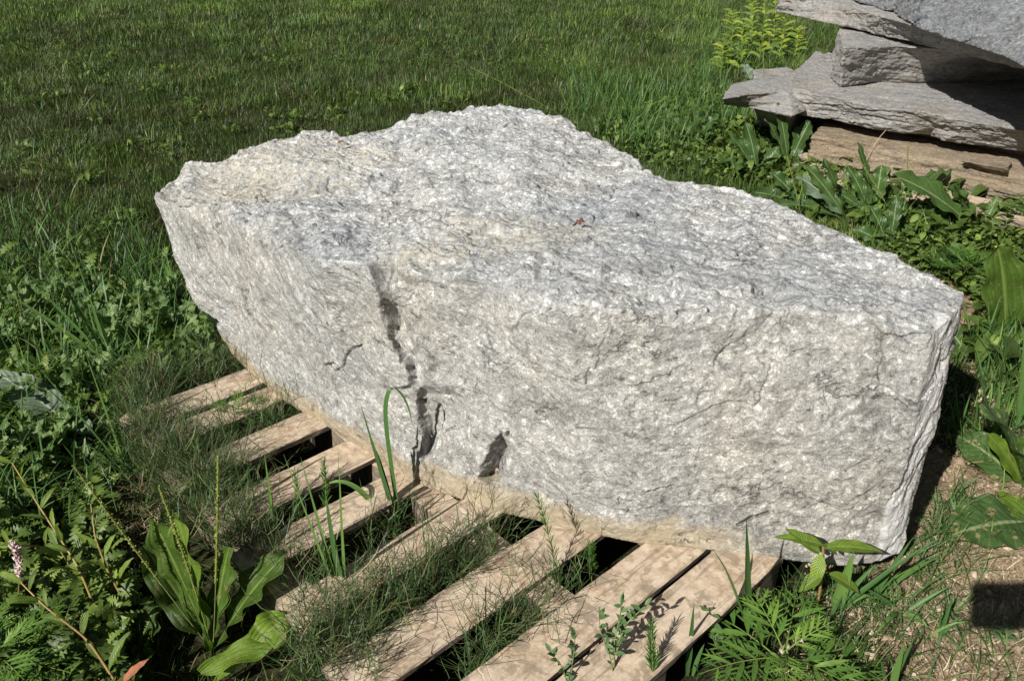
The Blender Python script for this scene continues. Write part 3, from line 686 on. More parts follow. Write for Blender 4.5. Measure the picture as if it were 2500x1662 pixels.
# ------------------------------------------------------------------ leaves
def prof(kind, t, r=None):
    if kind == 'ovate':   w = np.where(t < .2, .07, np.sin(np.clip((t - .2) / .8, 0, 1) ** .82 * np.pi) ** .75); w = np.maximum(w, .07 * (t < .5))
    elif kind == 'oblong': w = np.where(t < .12, .10, .10 + .9 * np.sin(np.clip((t - .12) / .88, 0, 1) ** 1.35 * np.pi) ** .8); w = np.where(t > .97, .25, w)
    elif kind == 'dock':
        w = np.where(t < .1, .12, .12 + .88 * np.sin(np.clip((t - .1) / .9, 0, 1) ** 1.2 * np.pi) ** .7); w = w * (.88 + .12 * np.cos(t * 44) * (t < .93))
    elif kind == 'lance': w = np.sin(np.clip(t, 0.02, 1) ** .75 * np.pi) ** .9
    elif kind == 'blade': w = np.clip(1 - t ** 2.2, 0, 1) * (.55 + .45 * ss(t, 0, .3))
    elif kind == 'jag':
        b = .2 + .8 * np.sin(np.clip(t, 0, 1) ** 1.1 * np.pi); s = np.abs((t * 6.5) % 1 - .5) * 2; w = b * (.28 + .72 * (1 - s) ** .8)
    elif kind == 'saw':   b = np.sin(np.clip(t, .02, 1) ** .8 * np.pi) ** .85; s = (t * 11) % 1; w = b * (.82 + .18 * (1 - s))
    elif kind == 'round': w = np.where(t < .12, .1, np.sin(np.clip((t - .12) / .88, 0, 1) ** .7 * np.pi) ** .55)
    return np.maximum(w, 0.012)
def leaf(mb, B, T, lift=0.2, W=.05, kind='oblong', nrm=(0, -.2, 1), ns=18, fold=.25, wave=.1, tint=.5, seed=0, nx=3, droop=0.0):
    "one leaf as a curved patch from B to T; lift bows the midrib, W is the full width, nrm the way its face looks"
    r = R(seed + 991); B = np.asarray(B, float); T = np.asarray(T, float); L = np.linalg.norm(T - B)
    M = (B + T) / 2 + np.array([0, 0, 1.]) * lift * L; t = np.linspace(0, 1, ns + 1)[:, None]
    Cc = (1 - t) ** 2 * B + 2 * t * (1 - t) * M + t ** 2 * T; Cc[:, 2] -= droop * L * t[:, 0] ** 3
    tg = np.gradient(Cc, axis=0); tg /= np.linalg.norm(tg, axis=1)[:, None]
    nr = np.asarray(nrm, float); sd = np.cross(tg, nr); sd /= np.linalg.norm(sd, axis=1)[:, None] + 1e-9; up = np.cross(sd, tg)
    w_ = prof(kind, t[:, 0]) * W / 2; us = np.linspace(-1, 1, 2 * nx + 1); ph = r.uniform(0, 6, 4)
    V = []
    for u in us:
        edge = abs(u) ** 1.5
        off = fold * abs(u) * w_ + wave * W * edge * np.sin(t[:, 0] * (13 + 2 * ph[3]) + ph[0] + (1.7 if u > 0 else 0)) + wave * .5 * W * np.sin(t[:, 0] * 5 + ph[1]) * abs(u)
        V.append(Cc + sd * (u * w_)[:, None] + up * off[:, None])
    V = np.stack(V, 1).reshape(-1, 3); nc = len(us)
    UV = np.stack([np.tile((us + 1) / 2, ns + 1), np.repeat(t[:, 0], nc)], 1)
    # uv across is stretched with the width so that veins converge at both ends
    mb.add(V, gridq(ns + 1, nc), UV, tint)
def tube(mb, pts, rad_, tint=.5, k=5):
    pts = np.asarray(pts, float); n = len(pts); rr = np.full(n, rad_) if np.isscalar(rad_) else np.asarray(rad_)
    tg = np.gradient(pts, axis=0); tg /= np.linalg.norm(tg, axis=1)[:, None] + 1e-9
    a = np.cross(tg, [0.31, 0.2, .93]); a /= np.linalg.norm(a, axis=1)[:, None] + 1e-9; b = np.cross(tg, a)
    th = np.arange(k + 1) / k * 2 * np.pi
    V = (pts[:, None] + rr[:, None, None] * (np.cos(th)[None, :, None] * a[:, None] + np.sin(th)[None, :, None] * b[:, None])).reshape(-1, 3)
    mb.add(V, gridq(n, k + 1), np.zeros((len(V), 2)) + [.2, .5], tint)
def bez(A, M, B, n=14):
    t = np.linspace(0, 1, n)[:, None]; return (1 - t) ** 2 * np.asarray(A) + 2 * t * (1 - t) * np.asarray(M) + t ** 2 * np.asarray(B)
def template(kind, ns, fold=.25, bend=.3, asp=.4, nx=1):
    mb = MB(); t = np.linspace(0, 1, ns + 1); w_ = prof(kind, t) * asp / 2; us = np.linspace(-1, 1, 2 * nx + 1)
    V = np.stack([np.stack([u * w_, t * np.cos(bend * t), fold * abs(u) * w_ + np.sin(bend) * t - bend * 1.1 * t * t], 1) for u in us], 1).reshape(-1, 3)
    UV = np.stack([np.tile((us + 1) / 2, ns + 1), np.repeat(t, len(us))], 1)
    return V, gridq(ns + 1, len(us)), UV
def frames(az, el, roll):
    ca, sa, ce, se = np.cos(az), np.sin(az), np.cos(el), np.sin(el)
    Y = np.stack([ca * ce, sa * ce, se], -1); X = np.stack([sa, -ca, 0 * ca], -1); Z = np.cross(X, Y)
    c, s = np.cos(roll)[:, None], np.sin(roll)[:, None]; return X * c + Z * s, Y, Z * c - X * s
def stamp(tpl, pos, az, el, roll, size, tint):
    V, Q, UV = tpl; X, Y, Z = frames(az, el, roll); n = len(pos)
    W_ = (V[None, :, 0:1] * X[:, None] + V[None, :, 1:2] * Y[:, None] + V[None, :, 2:3] * Z[:, None]) * size[:, None, None] + pos[:, None]
    k = len(V); return W_.reshape(-1, 3), (Q[None] + (np.arange(n) * k)[:, None, None]).reshape(-1, Q.shape[1]), np.tile(UV, (n, 1)), np.repeat(tint, k)
def addst(mb, st): V, Q, U, T = st; mb.add(V, Q, U, T)

M_PLANT = leaf_mat('plantain_leaf', (0.04, 0.075, 0.015), (0.085, 0.155, 0.022), (0.19, 0.30, 0.033), (0.22, 0.31, 0.07), 'parallel', rough=.5, spec=.3, spots=.35, trans=.42)
M_DOCK = leaf_mat('dock_leaf', (0.045, 0.09, 0.028), (0.07, 0.135, 0.035), (0.12, 0.2, 0.05), (0.30, 0.37, 0.17), 'mid', rough=.36)
M_GREYL = leaf_mat('grey_green_leaf', (0.11, 0.16, 0.10), (0.15, 0.21, 0.13), (0.2, 0.27, 0.17), (0.42, 0.47, 0.34), 'mid', rough=.5, trans=.15)
M_SPOT = leaf_mat('chewed_leaf', (0.06, 0.115, 0.035), (0.08, 0.15, 0.04), (0.12, 0.2, 0.06), (0.35, 0.42, 0.2), 'mid', spots=.95, rough=.5)
M_RAG = leaf_mat('ragweed_leaf', (0.05, 0.11, 0.025), (0.085, 0.185, 0.035), (0.22, 0.36, 0.06), None, rough=.5)
M_THIS = leaf_mat('sow_thistle_leaf', (0.07, 0.13, 0.035), (0.12, 0.21, 0.06), (0.22, 0.32, 0.11), (0.3, 0.38, 0.18), 'mid', rough=.45)
M_KNOT = leaf_mat('knotweed_leaf', (0.075, 0.125, 0.02), (0.13, 0.21, 0.03), (0.24, 0.34, 0.05), (0.3, 0.38, 0.1), 'mid', rough=.4)
M_NET = leaf_mat('yellow_green_leaf', (0.06, 0.12, 0.025), (0.19, 0.28, 0.035), (0.40, 0.48, 0.05), (0.4, 0.46, 0.1), 'mid', rough=.45)
M_COV = leaf_mat('ground_cover_leaf', (0.055, 0.09, 0.02), (0.13, 0.205, 0.042), (0.29, 0.39, 0.085), None, rough=.45)
M_SPIKE = leaf_mat('seed_spike', (0.2, 0.2, 0.05), (0.26, 0.3, 0.07), (0.36, 0.42, 0.1), None, rough=.6, trans=.1)
M_STEM = leaf_mat('stem_green', (0.12, 0.17, 0.05), (0.2, 0.24, 0.08), (0.3, 0.3, 0.12), None, rough=.5, trans=.05)
M_STEMR = leaf_mat('stem_reddish', (0.22, 0.12, 0.05), (0.3, 0.19, 0.07), (0.4, 0.3, 0.1), None, rough=.45, trans=.05)
M_PINK = leaf_mat('pink_florets', (0.55, 0.3, 0.35), (0.68, 0.5, 0.5), (0.75, 0.65, 0.6), None, rough=.6, trans=.15)
M_RED = leaf_mat('red_leaf', (0.5, 0.16, 0.08), (0.55, 0.2, 0.1), (0.5, 0.3, 0.12), (0.3, 0.2, 0.08), 'mid')
M_YEL = leaf_mat('yellow_petal', (0.7, 0.6, 0.05), (0.75, 0.65, 0.05), (0.8, 0.7, 0.1), None)
def aty(px, py, y):
    d = pray(px, py); return np.array([0, 0, HC]) + d * (y / d[1])
def tipat(px, py, B, h, back=.07):
    "tip of an upright leaf: at its stated height, but never leaning far back from its root"
    T = at(px, py, B[2] + h)
    if h > .055 and T[1] - B[1] > back: T = aty(px, py, B[1] + back)
    return T
_sid = [100]
def sid(): _sid[0] += 1; return _sid[0]
def rooted(name, label, cat, org, group=None):
    return tag(empty(name, tuple(org)), label, cat, group)
def part(name, mb, mat, root, label=None):
    o = obj(name, mb.mesh(name, mat, True, np.array(root.location)), root)
    if label: o['label'] = label
    return o
def lit_n(tilt=.5, r=None):
    "leaf faces turn to the light"
    n = np.array([0, 0, 1.]) * (1 - tilt) - SUN * tilt
    if r is not None: n = n + r.normal(0, .22, 3)
    return n / np.linalg.norm(n)

def leafy(name, label, cat, base_px, leaves, mat, group=None, kind='ovate', stem=None, zb=None, fold=.22, wave=.07, spikes=()):
    """a rosette: leaves are (tip px, tip py, tip height over the ground, width[, tint][, kind]); each leaf is a part"""
    B = gp(*base_px) if zb is None else at(*base_px, zb); r = R(int(base_px[0] * 7 + base_px[1])); root = rooted(name, label, cat, B, group); g = B[2]
    for i, lf in enumerate(leaves):
        px, py, h, W = lf[:4]; ti = lf[4] if len(lf) > 4 else r.uniform(.3, .7); kd = lf[5] if len(lf) > 5 and lf[5] else kind; mt = lf[6] if len(lf) > 6 and lf[6] else mat
        b0 = lf[7] if len(lf) > 7 else None
        Bb = B if b0 is None else at(b0[0], b0[1], g + b0[2]); T = tipat(px, py, Bb, h + g - Bb[2]) if h > .055 else at(px, py, g + h); mb = MB()
        leaf(mb, Bb, T, r.uniform(.10, .2), W, kd, lit_n(.55, r), 30 if kd in ('jag', 'saw', 'dock') else 20, fold * r.uniform(.6, 1.4), wave * r.uniform(.7, 1.5), ti, sid(), 3)
        part('leaf', mb, mt, root)
    for (px, py, h, bx, by) in spikes: spike(root, B, tipat(px, py, B, h, .0), r)
    return root
def spike(root, B, T, r, frac=.38, rad_=.0045, tint=None):
    "plantain seed spike: a bare stalk and a head of crowded seed capsules"
    B = np.asarray(B); T = np.asarray(T); M = (B + T) / 2 + r.normal(0, .012, 3); pts = bez(B, M, T, 40); mb = MB(); tube(mb, pts[:30], .0018, .5, 4); part('stalk', mb, M_STEM, root)
    mb = MB(); L = np.linalg.norm(T - B); n = int(L * (1 - frac) / .0036 * 2.2); t = frac + (1 - frac) * r.random(n)
    c = (1 - t)[:, None] ** 2 * B + 2 * (t * (1 - t))[:, None] * M + t[:, None] ** 2 * T; az = r.uniform(0, 6.28, n)
    sz = .0085 * (.65 + .35 * np.sin((t - frac) / (1 - frac) * np.pi)) * r.uniform(.8, 1.2, n)
    addst(mb, stamp(template('round', 4, .5, .5, .6), c, az, r.uniform(.2, 1.1, n), r.uniform(-.5, .5, n), sz, r.uniform(.2, 1, n) if tint is None else np.full(n, tint)))
    tube(mb, pts[int(40 * frac):], .0026, .4, 5); part('seed_head', mb, M_SPIKE, root)
def ragleaf(mb, B, az, el, L, r, tint, droop=.5):
    "twice-cut feathery leaf: rachis, paired pinnae, each cut again into narrow lobes"
    n = 5; t = np.linspace(0, 1, 12); a = el - droop * t; st = L / 11
    z = np.concatenate([[0], (np.sin(a) * st)[:-1].cumsum()]); h = np.concatenate([[0], (np.cos(a) * st)[:-1].cumsum()])
    pts = np.stack([B[0] + h * math.cos(az), B[1] + h * math.sin(az), B[2] + z], 1); tube(mb, pts, np.linspace(.0022, .0008, 12), .95, 4)
    P_, A_, E_, S_ = [], [], [], []
    for i in range(n + 1):
        f = .22 + .76 * i / n; j = min(int(f * 11), 10); c = pts[j] + (pts[min(j + 1, 11)] - pts[j]) * (f * 11 - j)
        ln = L * (.36 * math.sin(min(1, f * .95 + .12) * math.pi) ** .8 + .08)
        for s in ((-1, 1) if i < n else (0,)):
            pa = az + s * r.uniform(.75, .95); pe = a[j] * .55 + r.uniform(-.1, .15)
            k = 3 if i < n else 2; d = np.array([math.cos(pa) * math.cos(pe), math.sin(pa) * math.cos(pe), math.sin(pe)])
            P_.append(c); A_.append(pa); E_.append(pe); S_.append(ln)
            for q in range(k):
                g = .25 + .6 * q / k; cc = c + d * ln * g
                for s2 in (-1, 1):
                    P_.append(cc); A_.append(pa + s2 * .75); E_.append(pe + r.uniform(-.1, .1)); S_.append(ln * (.5 - .28 * g) * r.uniform(.8, 1.2))
    m = len(P_); addst(mb, stamp(_RT, np.array(P_), np.array(A_), np.array(E_), r.normal(0, .2, m), np.array(S_), np.clip(tint + r.normal(0, .08, m), 0, 1)))
_RT = template('lance', 4, .2, .15, .14)
def ragweed(label, px, n=12, L=.26, h=.12, seed=1, el=.55, group=None, bright=.5, side=None, z0=None):
    B = gp(*px); 
    if z0 is not None: B = at(px[0], px[1], z0); 
    r = R(seed); top = B + np.array([0, 0, h]); G = B.copy(); 
    root = rooted('ragweed', label, 'weed', G, group); mb = MB(); tube(mb, bez(G, (G + top) / 2 + r.normal(0, .008, 3), top), np.linspace(.004, .0025, 14), .5); part('stem', mb, M_STEM, root); mb = MB()
    for i in range(n):
        f = i / n; az = i * 2.4 + r.uniform(-.3, .3); c = G + (top - G) * (.35 + .65 * f)
        ragleaf(mb, c, az, el + .75 * f ** 2, L * (1 - .62 * f ** 1.3), r, bright + .4 * f ** 2, .75 - .4 * f)
    part('foliage', mb, M_RAG, root); return root
def tuft(name, label, cat, px, bl, group=None, mat=None, n=0, L=.2, seed=1, W=.007, z0=None, back=0.0, spread=.02, tint=(.4, .9), lean=(.1, .7)):
    "grass tuft: bl = explicit blades (tip px, tip py, height, width[, lift]) and n random ones"
    B = gp(*px) if z0 is None else at(*px, z0); r = R(seed)
    if z0 is not None: B[2] = gz(B[0], B[1])
    root = rooted(name, label, cat, B, group); mb = MB()
    for b in bl:
        T = tipat(b[0], b[1], B, b[2], back + .02 * r.random()); leaf(mb, B + r.normal(0, .004, 3) * [1, 1, 0], T, b[4] if len(b) > 4 else .08, b[3] * 1.7, 'blade', lit_n(.6, r), 22, .5, .02, r.uniform(*tint), sid(), 1)
    if n:
        pos = B + np.concatenate([r.normal(0, spread, (n, 2)), np.zeros((n, 1))], 1); V, Q, U, T = blades(pos, L * r.uniform(.5, 1.1, n), W * r.uniform(.7, 1.3, n), r.uniform(0, 6.28, n), r.uniform(*lean, n), r.uniform(.2, 1.5, n), r.uniform(*tint, n), 7, .06, seed)
        mb.add(V, Q, U, T)
    part('blades', mb, mat or TALL, root); return root
def stemplant(name, label, cat, pts, L, W, n, matl, mats=None, group=None, kind='lance', seed=1, tint=(.3, .8), whorl=1, el=.5, rad_=.003, part_name='foliage', off=0.15, ang=2.4):
    "a stem through given points (world) with n leaves spaced up it"
    r = R(seed); pts = np.asarray(pts, float); root = rooted(name, label, cat, pts[0], group)
    t = np.linspace(0, len(pts) - 1, 30); C_ = np.stack([np.interp(t, range(len(pts)), pts[:, k]) for k in range(3)], 1)
    for _ in range(4): C_[1:-1] = (C_[:-2] + C_[1:-1] * 2 + C_[2:]) / 4
    mb = MB(); tube(mb, C_, np.linspace(rad_, rad_ * .5, 30), r.uniform(.2, .8)); part('stem', mb, mats or M_STEM, root); mb = MB(); tg = np.gradient(C_, axis=0)
    for i in range(n):
        f = off + (1 - off) * i / max(1, n - 1); j = int(f * 29); c = C_[j]; d = tg[j] / np.linalg.norm(tg[j])
        for w_ in range(whorl):
            a = i * ang + w_ * 2 * np.pi / whorl + r.uniform(-.3, .3); o = np.array([math.cos(a), math.sin(a), 0]); v = o * math.cos(el) + d * math.sin(el) + np.array([0, 0, .15]); v /= np.linalg.norm(v)
            l = L * r.uniform(.7, 1.15) * (1 - .35 * f); leaf(mb, c, c + v * l, r.uniform(.05, .22), W * l / L, kind, lit_n(.45, r), 10 if kind != 'saw' else 33, .3, .05, r.uniform(*tint), sid(), 2, droop=r.uniform(0, .25))
    part(part_name, mb, matl, root); return root
# ------------------------------------------------------------------ masses nobody could count
def in_px(regs, n, r, z=None):
    "random ground points whose picture position falls in the given photo polygons"
    out = []
    for poly, k in regs:
        P_ = np.array(poly, float); lo = P_.min(0); hi = P_.max(0); m = int(n * k); x = r.uniform(lo[0], hi[0], m * 3); y = r.uniform(lo[1], hi[1], m * 3)
        ok = inside_poly(x, y, poly); x, y = x[ok][:m], y[ok][:m]
        zz = np.full(len(x), -0.12) if z is None else np.full(len(x), z)
        for _ in range(1 if z is not None else 3):
            d = _F[None] + ((x - 1250) / FPX)[:, None] * np.array([[1., 0, 0]]) - ((y - 831) / FPX)[:, None] * _U[None]
            q = np.array([[0, 0, HC]]) + d * ((zz - HC) / d[:, 2])[:, None]
            if z is None: zz = gh(q[:, 0], q[:, 1])
        q[:, 2] = zz; out.append(q)
    q = np.concatenate(out); return q
def horsetail():
    r = R(77)
    regs = [([(560, 890), (640, 930), (770, 1040), (800, 1080), (740, 1110), (640, 1160), (560, 1220), (440, 1180), (350, 1080), (430, 990)], 1.0),
            ([(430, 1180), (560, 1210), (640, 1350), (740, 1440), (720, 1490), (600, 1430), (520, 1330), (420, 1240)], 1.0),
            ([(760, 1450), (900, 1480), (1040, 1530), (1100, 1600), (980, 1720), (760, 1720), (740, 1600)], 1.0),
            ([(940, 1400), (1010, 1360), (1130, 1310), (1215, 1330), (1255, 1370), (1180, 1450), (1080, 1530), (960, 1560)], 0.5),
            ([(1140, 1600), (1290, 1500), (1400, 1470), (1390, 1520), (1280, 1590), (1150, 1690)], 0.16),
            ([(300, 1010), (420, 960), (440, 1010), (400, 1060), (520, 1180), (620, 1230), (560, 1280), (430, 1240), (330, 1130)], 1.3),
            ([(880, 1290), (960, 1240), (1010, 1250), (990, 1330), (900, 1380)], 0.08)]
    q = in_px(regs, 1000, r, -0.12); q = q[(~on_board(q[:, 0], q[:, 1])) | (r.random(len(q)) < .5 * (q[:, 0] * .743 + q[:, 1] * .669 < .56))]; n = len(q); K = 7
    # stems
    h = r.uniform(.12, .28, n); parts = [blades(q, h, np.full(n, .0022), r.uniform(0, 6.28, n), np.abs(r.normal(.15, .25, n)), r.uniform(-.3, 1.4, n), np.clip(r.normal(.5, .22, n), 0, 1), K, .22, 3, .3)]
    V = parts[0][0].reshape(n, K + 1, 2, 3).mean(2)
    # wiry side branches in whorls
    m = 6 * n; i = r.integers(0, n, m); j = r.integers(1, K, m); p = V[i, j]
    parts.append(blades(p, r.uniform(.035, .11, m), r.uniform(.0014, .0022, m), r.uniform(0, 6.28, m), r.uniform(.5, 1.25, m), r.uniform(-.9, .7, m), np.clip(r.normal(.48, .24, m), 0, 1), 4, .3, 4, .3))
    V, Q, U, T = tojoin(parts)
    tag(obj('horsetail', np_mesh('horsetail', V, Q, WIRE, U, T)), 'tangle of wiry horsetail growing through the pallet', kind='stuff')
horsetail()
def straw():
    r = R(5); n = 60000; x = r.uniform(.6, 2.9, n); y = r.uniform(.9, 3.8, n); z = gh(x, y); dm = dirtmask(x, y); ok, px, py = frame_ok(x, y, z, 400)
    k = ok & (r.random(n) < dm * (.35 + .9 * np.clip(nz(x, y, 3, 8) + .35, 0, 1))) & ~inside_poly(x, y, FOOT); x, y, z = x[k], y[k], z[k]; n = len(x)
    a = blades(np.stack([x, y, z + r.uniform(.001, .012, n)], 1), r.uniform(.015, .075, n), r.uniform(.0013, .003, n), r.uniform(0, 6.28, n), r.uniform(1.2, 1.6, n), r.uniform(-.3, .35, n), r.random(n), 3, .15, 6, .4)
    q = in_px([([(2000, 1380), (2350, 1340), (2500, 1400), (2500, 1680), (1900, 1680), (1960, 1500)], 1)], 1100, r); m = len(q)
    b = blades(q, r.uniform(.02, .07, m), r.uniform(.0015, .003, m), r.uniform(0, 6.28, m), r.uniform(.4, 1.3, m), r.uniform(0, .6, m), r.uniform(0, 1, m), 3, .15, 9, .4)
    V, Q, U, T = tojoin([a, b]); tag(obj('dry_clippings', np_mesh('dry_clippings', V, Q, STRAW, U, T)), 'dry straw clippings scattered over the bare earth', kind='stuff')
    # thin green grass coming up through it
    q = in_px([([(2080, 1340), (2330, 1270), (2420, 1340), (2380, 1480), (2200, 1560), (2050, 1480)], .6), ([(1900, 1430), (2100, 1400), (2200, 1560), (2050, 1640), (1950, 1600)], .35), ([(2300, 1480), (2500, 1500), (2500, 1680), (2150, 1680)], .2), ([(2380, 900), (2520, 850), (2520, 1080), (2420, 1060)], .35), ([(2240, 1290), (2330, 1190), (2400, 1240), (2300, 1330)], .3)], 800, r); m = len(q)
    V, Q, U, T = blades(q, r.uniform(.04, .13, m), r.uniform(.002, .0045, m), r.uniform(0, 6.28, m), r.uniform(.2, 1.2, m), r.uniform(.2, 1.2, m), np.clip(r.normal(.5, .2, m), 0.1, 1), 5, .12, 12)
    tag(obj('thin_grass', np_mesh('thin_grass', V, Q, TALL, U, T)), 'thin green grass sprouting on the bare earth at the right', kind='stuff')
straw()
def cover():
    r = R(31)
    regs = [([(-40, 640), (200, 650), (330, 720), (430, 800), (540, 880), (540, 930), (400, 960), (330, 1050), (250, 1300), (330, 1500), (330, 1720), (-60, 1720)], 1.0)]
    q = in_px(regs, 3400, r); n = len(q); keep = ~pal_zone(q[:, 0], q[:, 1]); q = q[keep]; n = len(q)
    cl = nz(q[:, 0], q[:, 1], 4, 2); q[:, 2] += r.uniform(0, .07, n) * (1 + cl)
    jag = template('jag', 26, .2, .5, .55, 1); st1 = stamp(jag, q, r.uniform(0, 6.28, n), r.uniform(-.1, .9, n), r.normal(0, .4, n), r.lognormal(-2.9, .35, n), np.clip(.5 + .3 * cl + r.normal(0, .22, n), 0, 1))
    q2 = in_px([([(1640, 250), (1760, 230), (1800, 300), (1960, 330), (1990, 420), (2080, 560), (2000, 520), (1800, 450), (1620, 430), (1540, 390), (1440, 330)], 1.0), ([(2000, 430), (2450, 560), (2500, 700), (2400, 800), (2300, 700), (2150, 610)], .7)], 2600, r); m = len(q2)
    q2[:, 2] += r.uniform(0, .1, m); rd = template('lance', 5, .2, .5, .42, 1)
    st2 = stamp(rd, q2, r.uniform(0, 6.28, m), r.uniform(-.1, 1.0, m), r.normal(0, .4, m), r.uniform(.03, .085, m), np.clip(.4 + r.normal(0, .22, m), 0, 1))
    q3 = in_px([([(1700, 330), (1800, 300), (1960, 340), (2000, 400), (2120, 440), (2330, 480), (2500, 540), (2500, 620), (2250, 600), (2100, 570), (1950, 510), (1750, 430)], 1.0), ([(2330, 820), (2500, 860), (2500, 960), (2350, 900)], .12)], 340, r); n3 = len(q3)
    st4 = stamp(template('oblong', 12, .3, .7, .36, 1), q3 + np.column_stack([np.zeros((n3, 2)), r.uniform(0, .05, n3)]), r.uniform(0, 6.28, n3), r.uniform(.5, 1.45, n3), r.normal(0, .4, n3), r.uniform(.09, .19, n3), np.clip(r.normal(.35, .2, n3), 0, 1))
    # low leafy patches dotted through the lawn
    k = 420; x = r.uniform(-6, 3.5, k); y = r.uniform(3.4, 10.5, k); sz = nz(x, y, .8, 90) > .02; x, y = x[sz], y[sz]; c = np.repeat(np.stack([x, y], 1), 16, 0) + r.normal(0, .045, (len(x) * 16, 2)); z = gh(c[:, 0], c[:, 1])
    ok, _, _ = frame_ok(c[:, 0], c[:, 1], z); ok &= ~inside_poly(c[:, 0], c[:, 1], STK) & ~inside_poly(c[:, 0], c[:, 1], FOOT); c = c[ok]; z = z[ok]; m = len(c)
    st3 = stamp(jag, np.column_stack([c, z + r.uniform(.01, .06, m)]), r.uniform(0, 6.28, m), r.uniform(0, .9, m), r.normal(0, .3, m), r.uniform(.035, .08, m), np.clip(r.normal(.5, .15, m), 0, 1))
    V, Q, U, T = tojoin([st1, st2, st3, st4]); tag(obj('ground_cover', np_mesh('ground_cover', V, Q, M_COV, U, T)), 'mixed low leafy weeds covering the ground', kind='stuff')
cover()
def dead_litter():
    r = R(61); q = in_px([([(150, 1050), (340, 1080), (400, 1280), (330, 1400), (180, 1350), (100, 1200)], 1)], 1500, r); n = len(q)
    V, Q, U, T = blades(q + [0, 0, .01], r.uniform(.02, .08, n), r.uniform(.0015, .003, n), r.uniform(0, 6.28, n), r.uniform(.9, 1.6, n), r.uniform(-.3, .4, n), r.random(n) * .7, 3, .2, 8, .4)
    tag(obj('dead_stalks', np_mesh('dead_stalks', V, Q, STRAW, U, T)), 'brown dead stalks lying among the weeds beside the pallet', kind='stuff')
dead_litter()

def tall_grass():
    r = R(91)
    q = in_px([([(-40, 520), (200, 540), (420, 600), (470, 800), (400, 960), (200, 1000), (-40, 900)], 1.0), ([(-40, 900), (300, 950), (330, 1200), (200, 1350), (-40, 1300)], .25)], 1150, r); n = len(q)
    a = blades(q, r.uniform(.10, .30, n), r.uniform(.004, .0085, n), r.uniform(0, 6.28, n), r.uniform(.05, .7, n), r.uniform(.1, 1.3, n), np.clip(r.normal(.62, .22, n), 0, 1), 6, .06, 5)
    q = in_px([([(1380, 200), (1640, 190), (1740, 200), (1840, 300), (1700, 380), (1560, 400), (1440, 330), (1380, 290)], 1.0), ([(1700, 60), (1900, 60), (1960, 130), (1850, 200), (1700, 200)], .35), ([(1980, 430), (2200, 500), (2300, 620), (2150, 600), (1950, 500)], .1), ([(2340, 820), (2520, 800), (2520, 1000), (2400, 1000)], .1)], 1900, r); m = len(q)
    b = blades(q, r.uniform(.10, .26, m), r.uniform(.005, .009, m), r.uniform(0, 6.28, m), r.uniform(.05, .5, m), r.uniform(.1, 1.0, m), np.clip(r.normal(.65, .2, m), 0, 1), 5, .06, 6)
    x = r.uniform(-7, 5, 900); y = r.uniform(3.6, 12, 900); k = (nz(x, y, 1.0, 33) > .05) & ~inside_poly(x, y, STK) & ~inside_poly(x, y, FOOT); x, y = x[k], y[k]; x = np.repeat(x, 6) + r.normal(0, .03, len(x) * 6); y = np.repeat(y, 6) + r.normal(0, .03, len(y) * 6); ok, _, _ = frame_ok(x, y, gh(x, y)); x, y = x[ok], y[ok]; k = len(x)
    c = blades(np.column_stack([x, y, gh(x, y)]), r.uniform(.07, .2, k), r.uniform(.006, .010, k), r.uniform(0, 6.28, k), r.uniform(.05, .6, k), r.uniform(.1, 1.0, k), np.clip(r.normal(.6, .2, k), 0, 1), 4, .06, 7)
    V, Q, U, T = tojoin([a, b, c]); tag(obj('tall_grass', np_mesh('tall_grass', V, Q, TALL, U, T)), 'taller bright grass blades standing above the lawn and weeds', kind='stuff')
tall_grass()

def clods():
    r = R(44); mb = MB(); n = 1500; q = in_px([([(1980, 1330), (2350, 1230), (2510, 1280), (2510, 1690), (1880, 1690)], 1.0), ([(2230, 850), (2500, 840), (2500, 1250), (2300, 1200)], .4), ([(2080, 560), (2480, 600), (2480, 760), (2260, 720)], .3)], n, r); n = len(q)
    ico = bmesh.new(); bmesh.ops.create_icosphere(ico, subdivisions=1, radius=1); V0 = np.array([v.co[:] for v in ico.verts]); F0 = np.array([[v.index for v in f.verts] for f in ico.faces]); ico.free()
    s = r.lognormal(-5.35, .5, n); V = (V0[None] * (1 + .3 * r.normal(size=(n, len(V0), 1))) * r.uniform(.5, 1.2, (n, 1, 3)) * s[:, None, None] + q[:, None] + [0, 0, .002]).reshape(-1, 3)
    F_ = (F0[None] + (np.arange(n) * len(V0))[:, None, None]).reshape(-1, 3); T = np.repeat(r.random(n), len(V0))
    m, t, b = newmat('crumbled_earth'); t.links.new(ramp(t, attr(t, 'tint'), [(0, (.16, .11, .075)), (.6, (.36, .27, .185)), (1, (.5, .41, .31))]), b.inputs['Base Color']); b.inputs['Roughness'].default_value = .95
    tag(obj('earth_crumbs', np_mesh('earth_crumbs', V, F_, m, None, T)), 'crumbs of dry earth and small pebbles on the bare ground', kind='stuff')
clods()
# ------------------------------------------------------------------ plants one can point at
# front left: plantains and their seed spikes
leafy('broadleaf_plantain', 'plantain with tall glossy upright leaves and three long seed spikes, lower left', 'plantain', (520, 1590), [
    (372, 1262, .20, .085, .45), (432, 1250, .25, .070, .8), (560, 1335, .19, .075, .5), (402, 1400, .13, .11, .05), (695, 1355, .20, .10, .3), (470, 1420, .22, .055, .6), (350, 1330, .15, .09, .1)], M_PLANT,
    kind='oblong', wave=.17, spikes=[(388, 1187, .30, 0, 0), (533, 1110, .33, 0, 0), (179, 1135, .24, 0, 0)])
leafy('broadleaf_plantain', 'plantain with bright yellow green curled leaf at the bottom edge beside the horsetail', 'plantain', (500, 1700), [
    (704, 1505, .17, .09, 1.0, 'oblong', None, (590, 1610, .10)), (708, 1560, .13, .06, .9, 'lance', None, (492, 1645, .10)), (640, 1540, .14, .05, .8)], M_PLANT, kind='oblong', wave=.16)
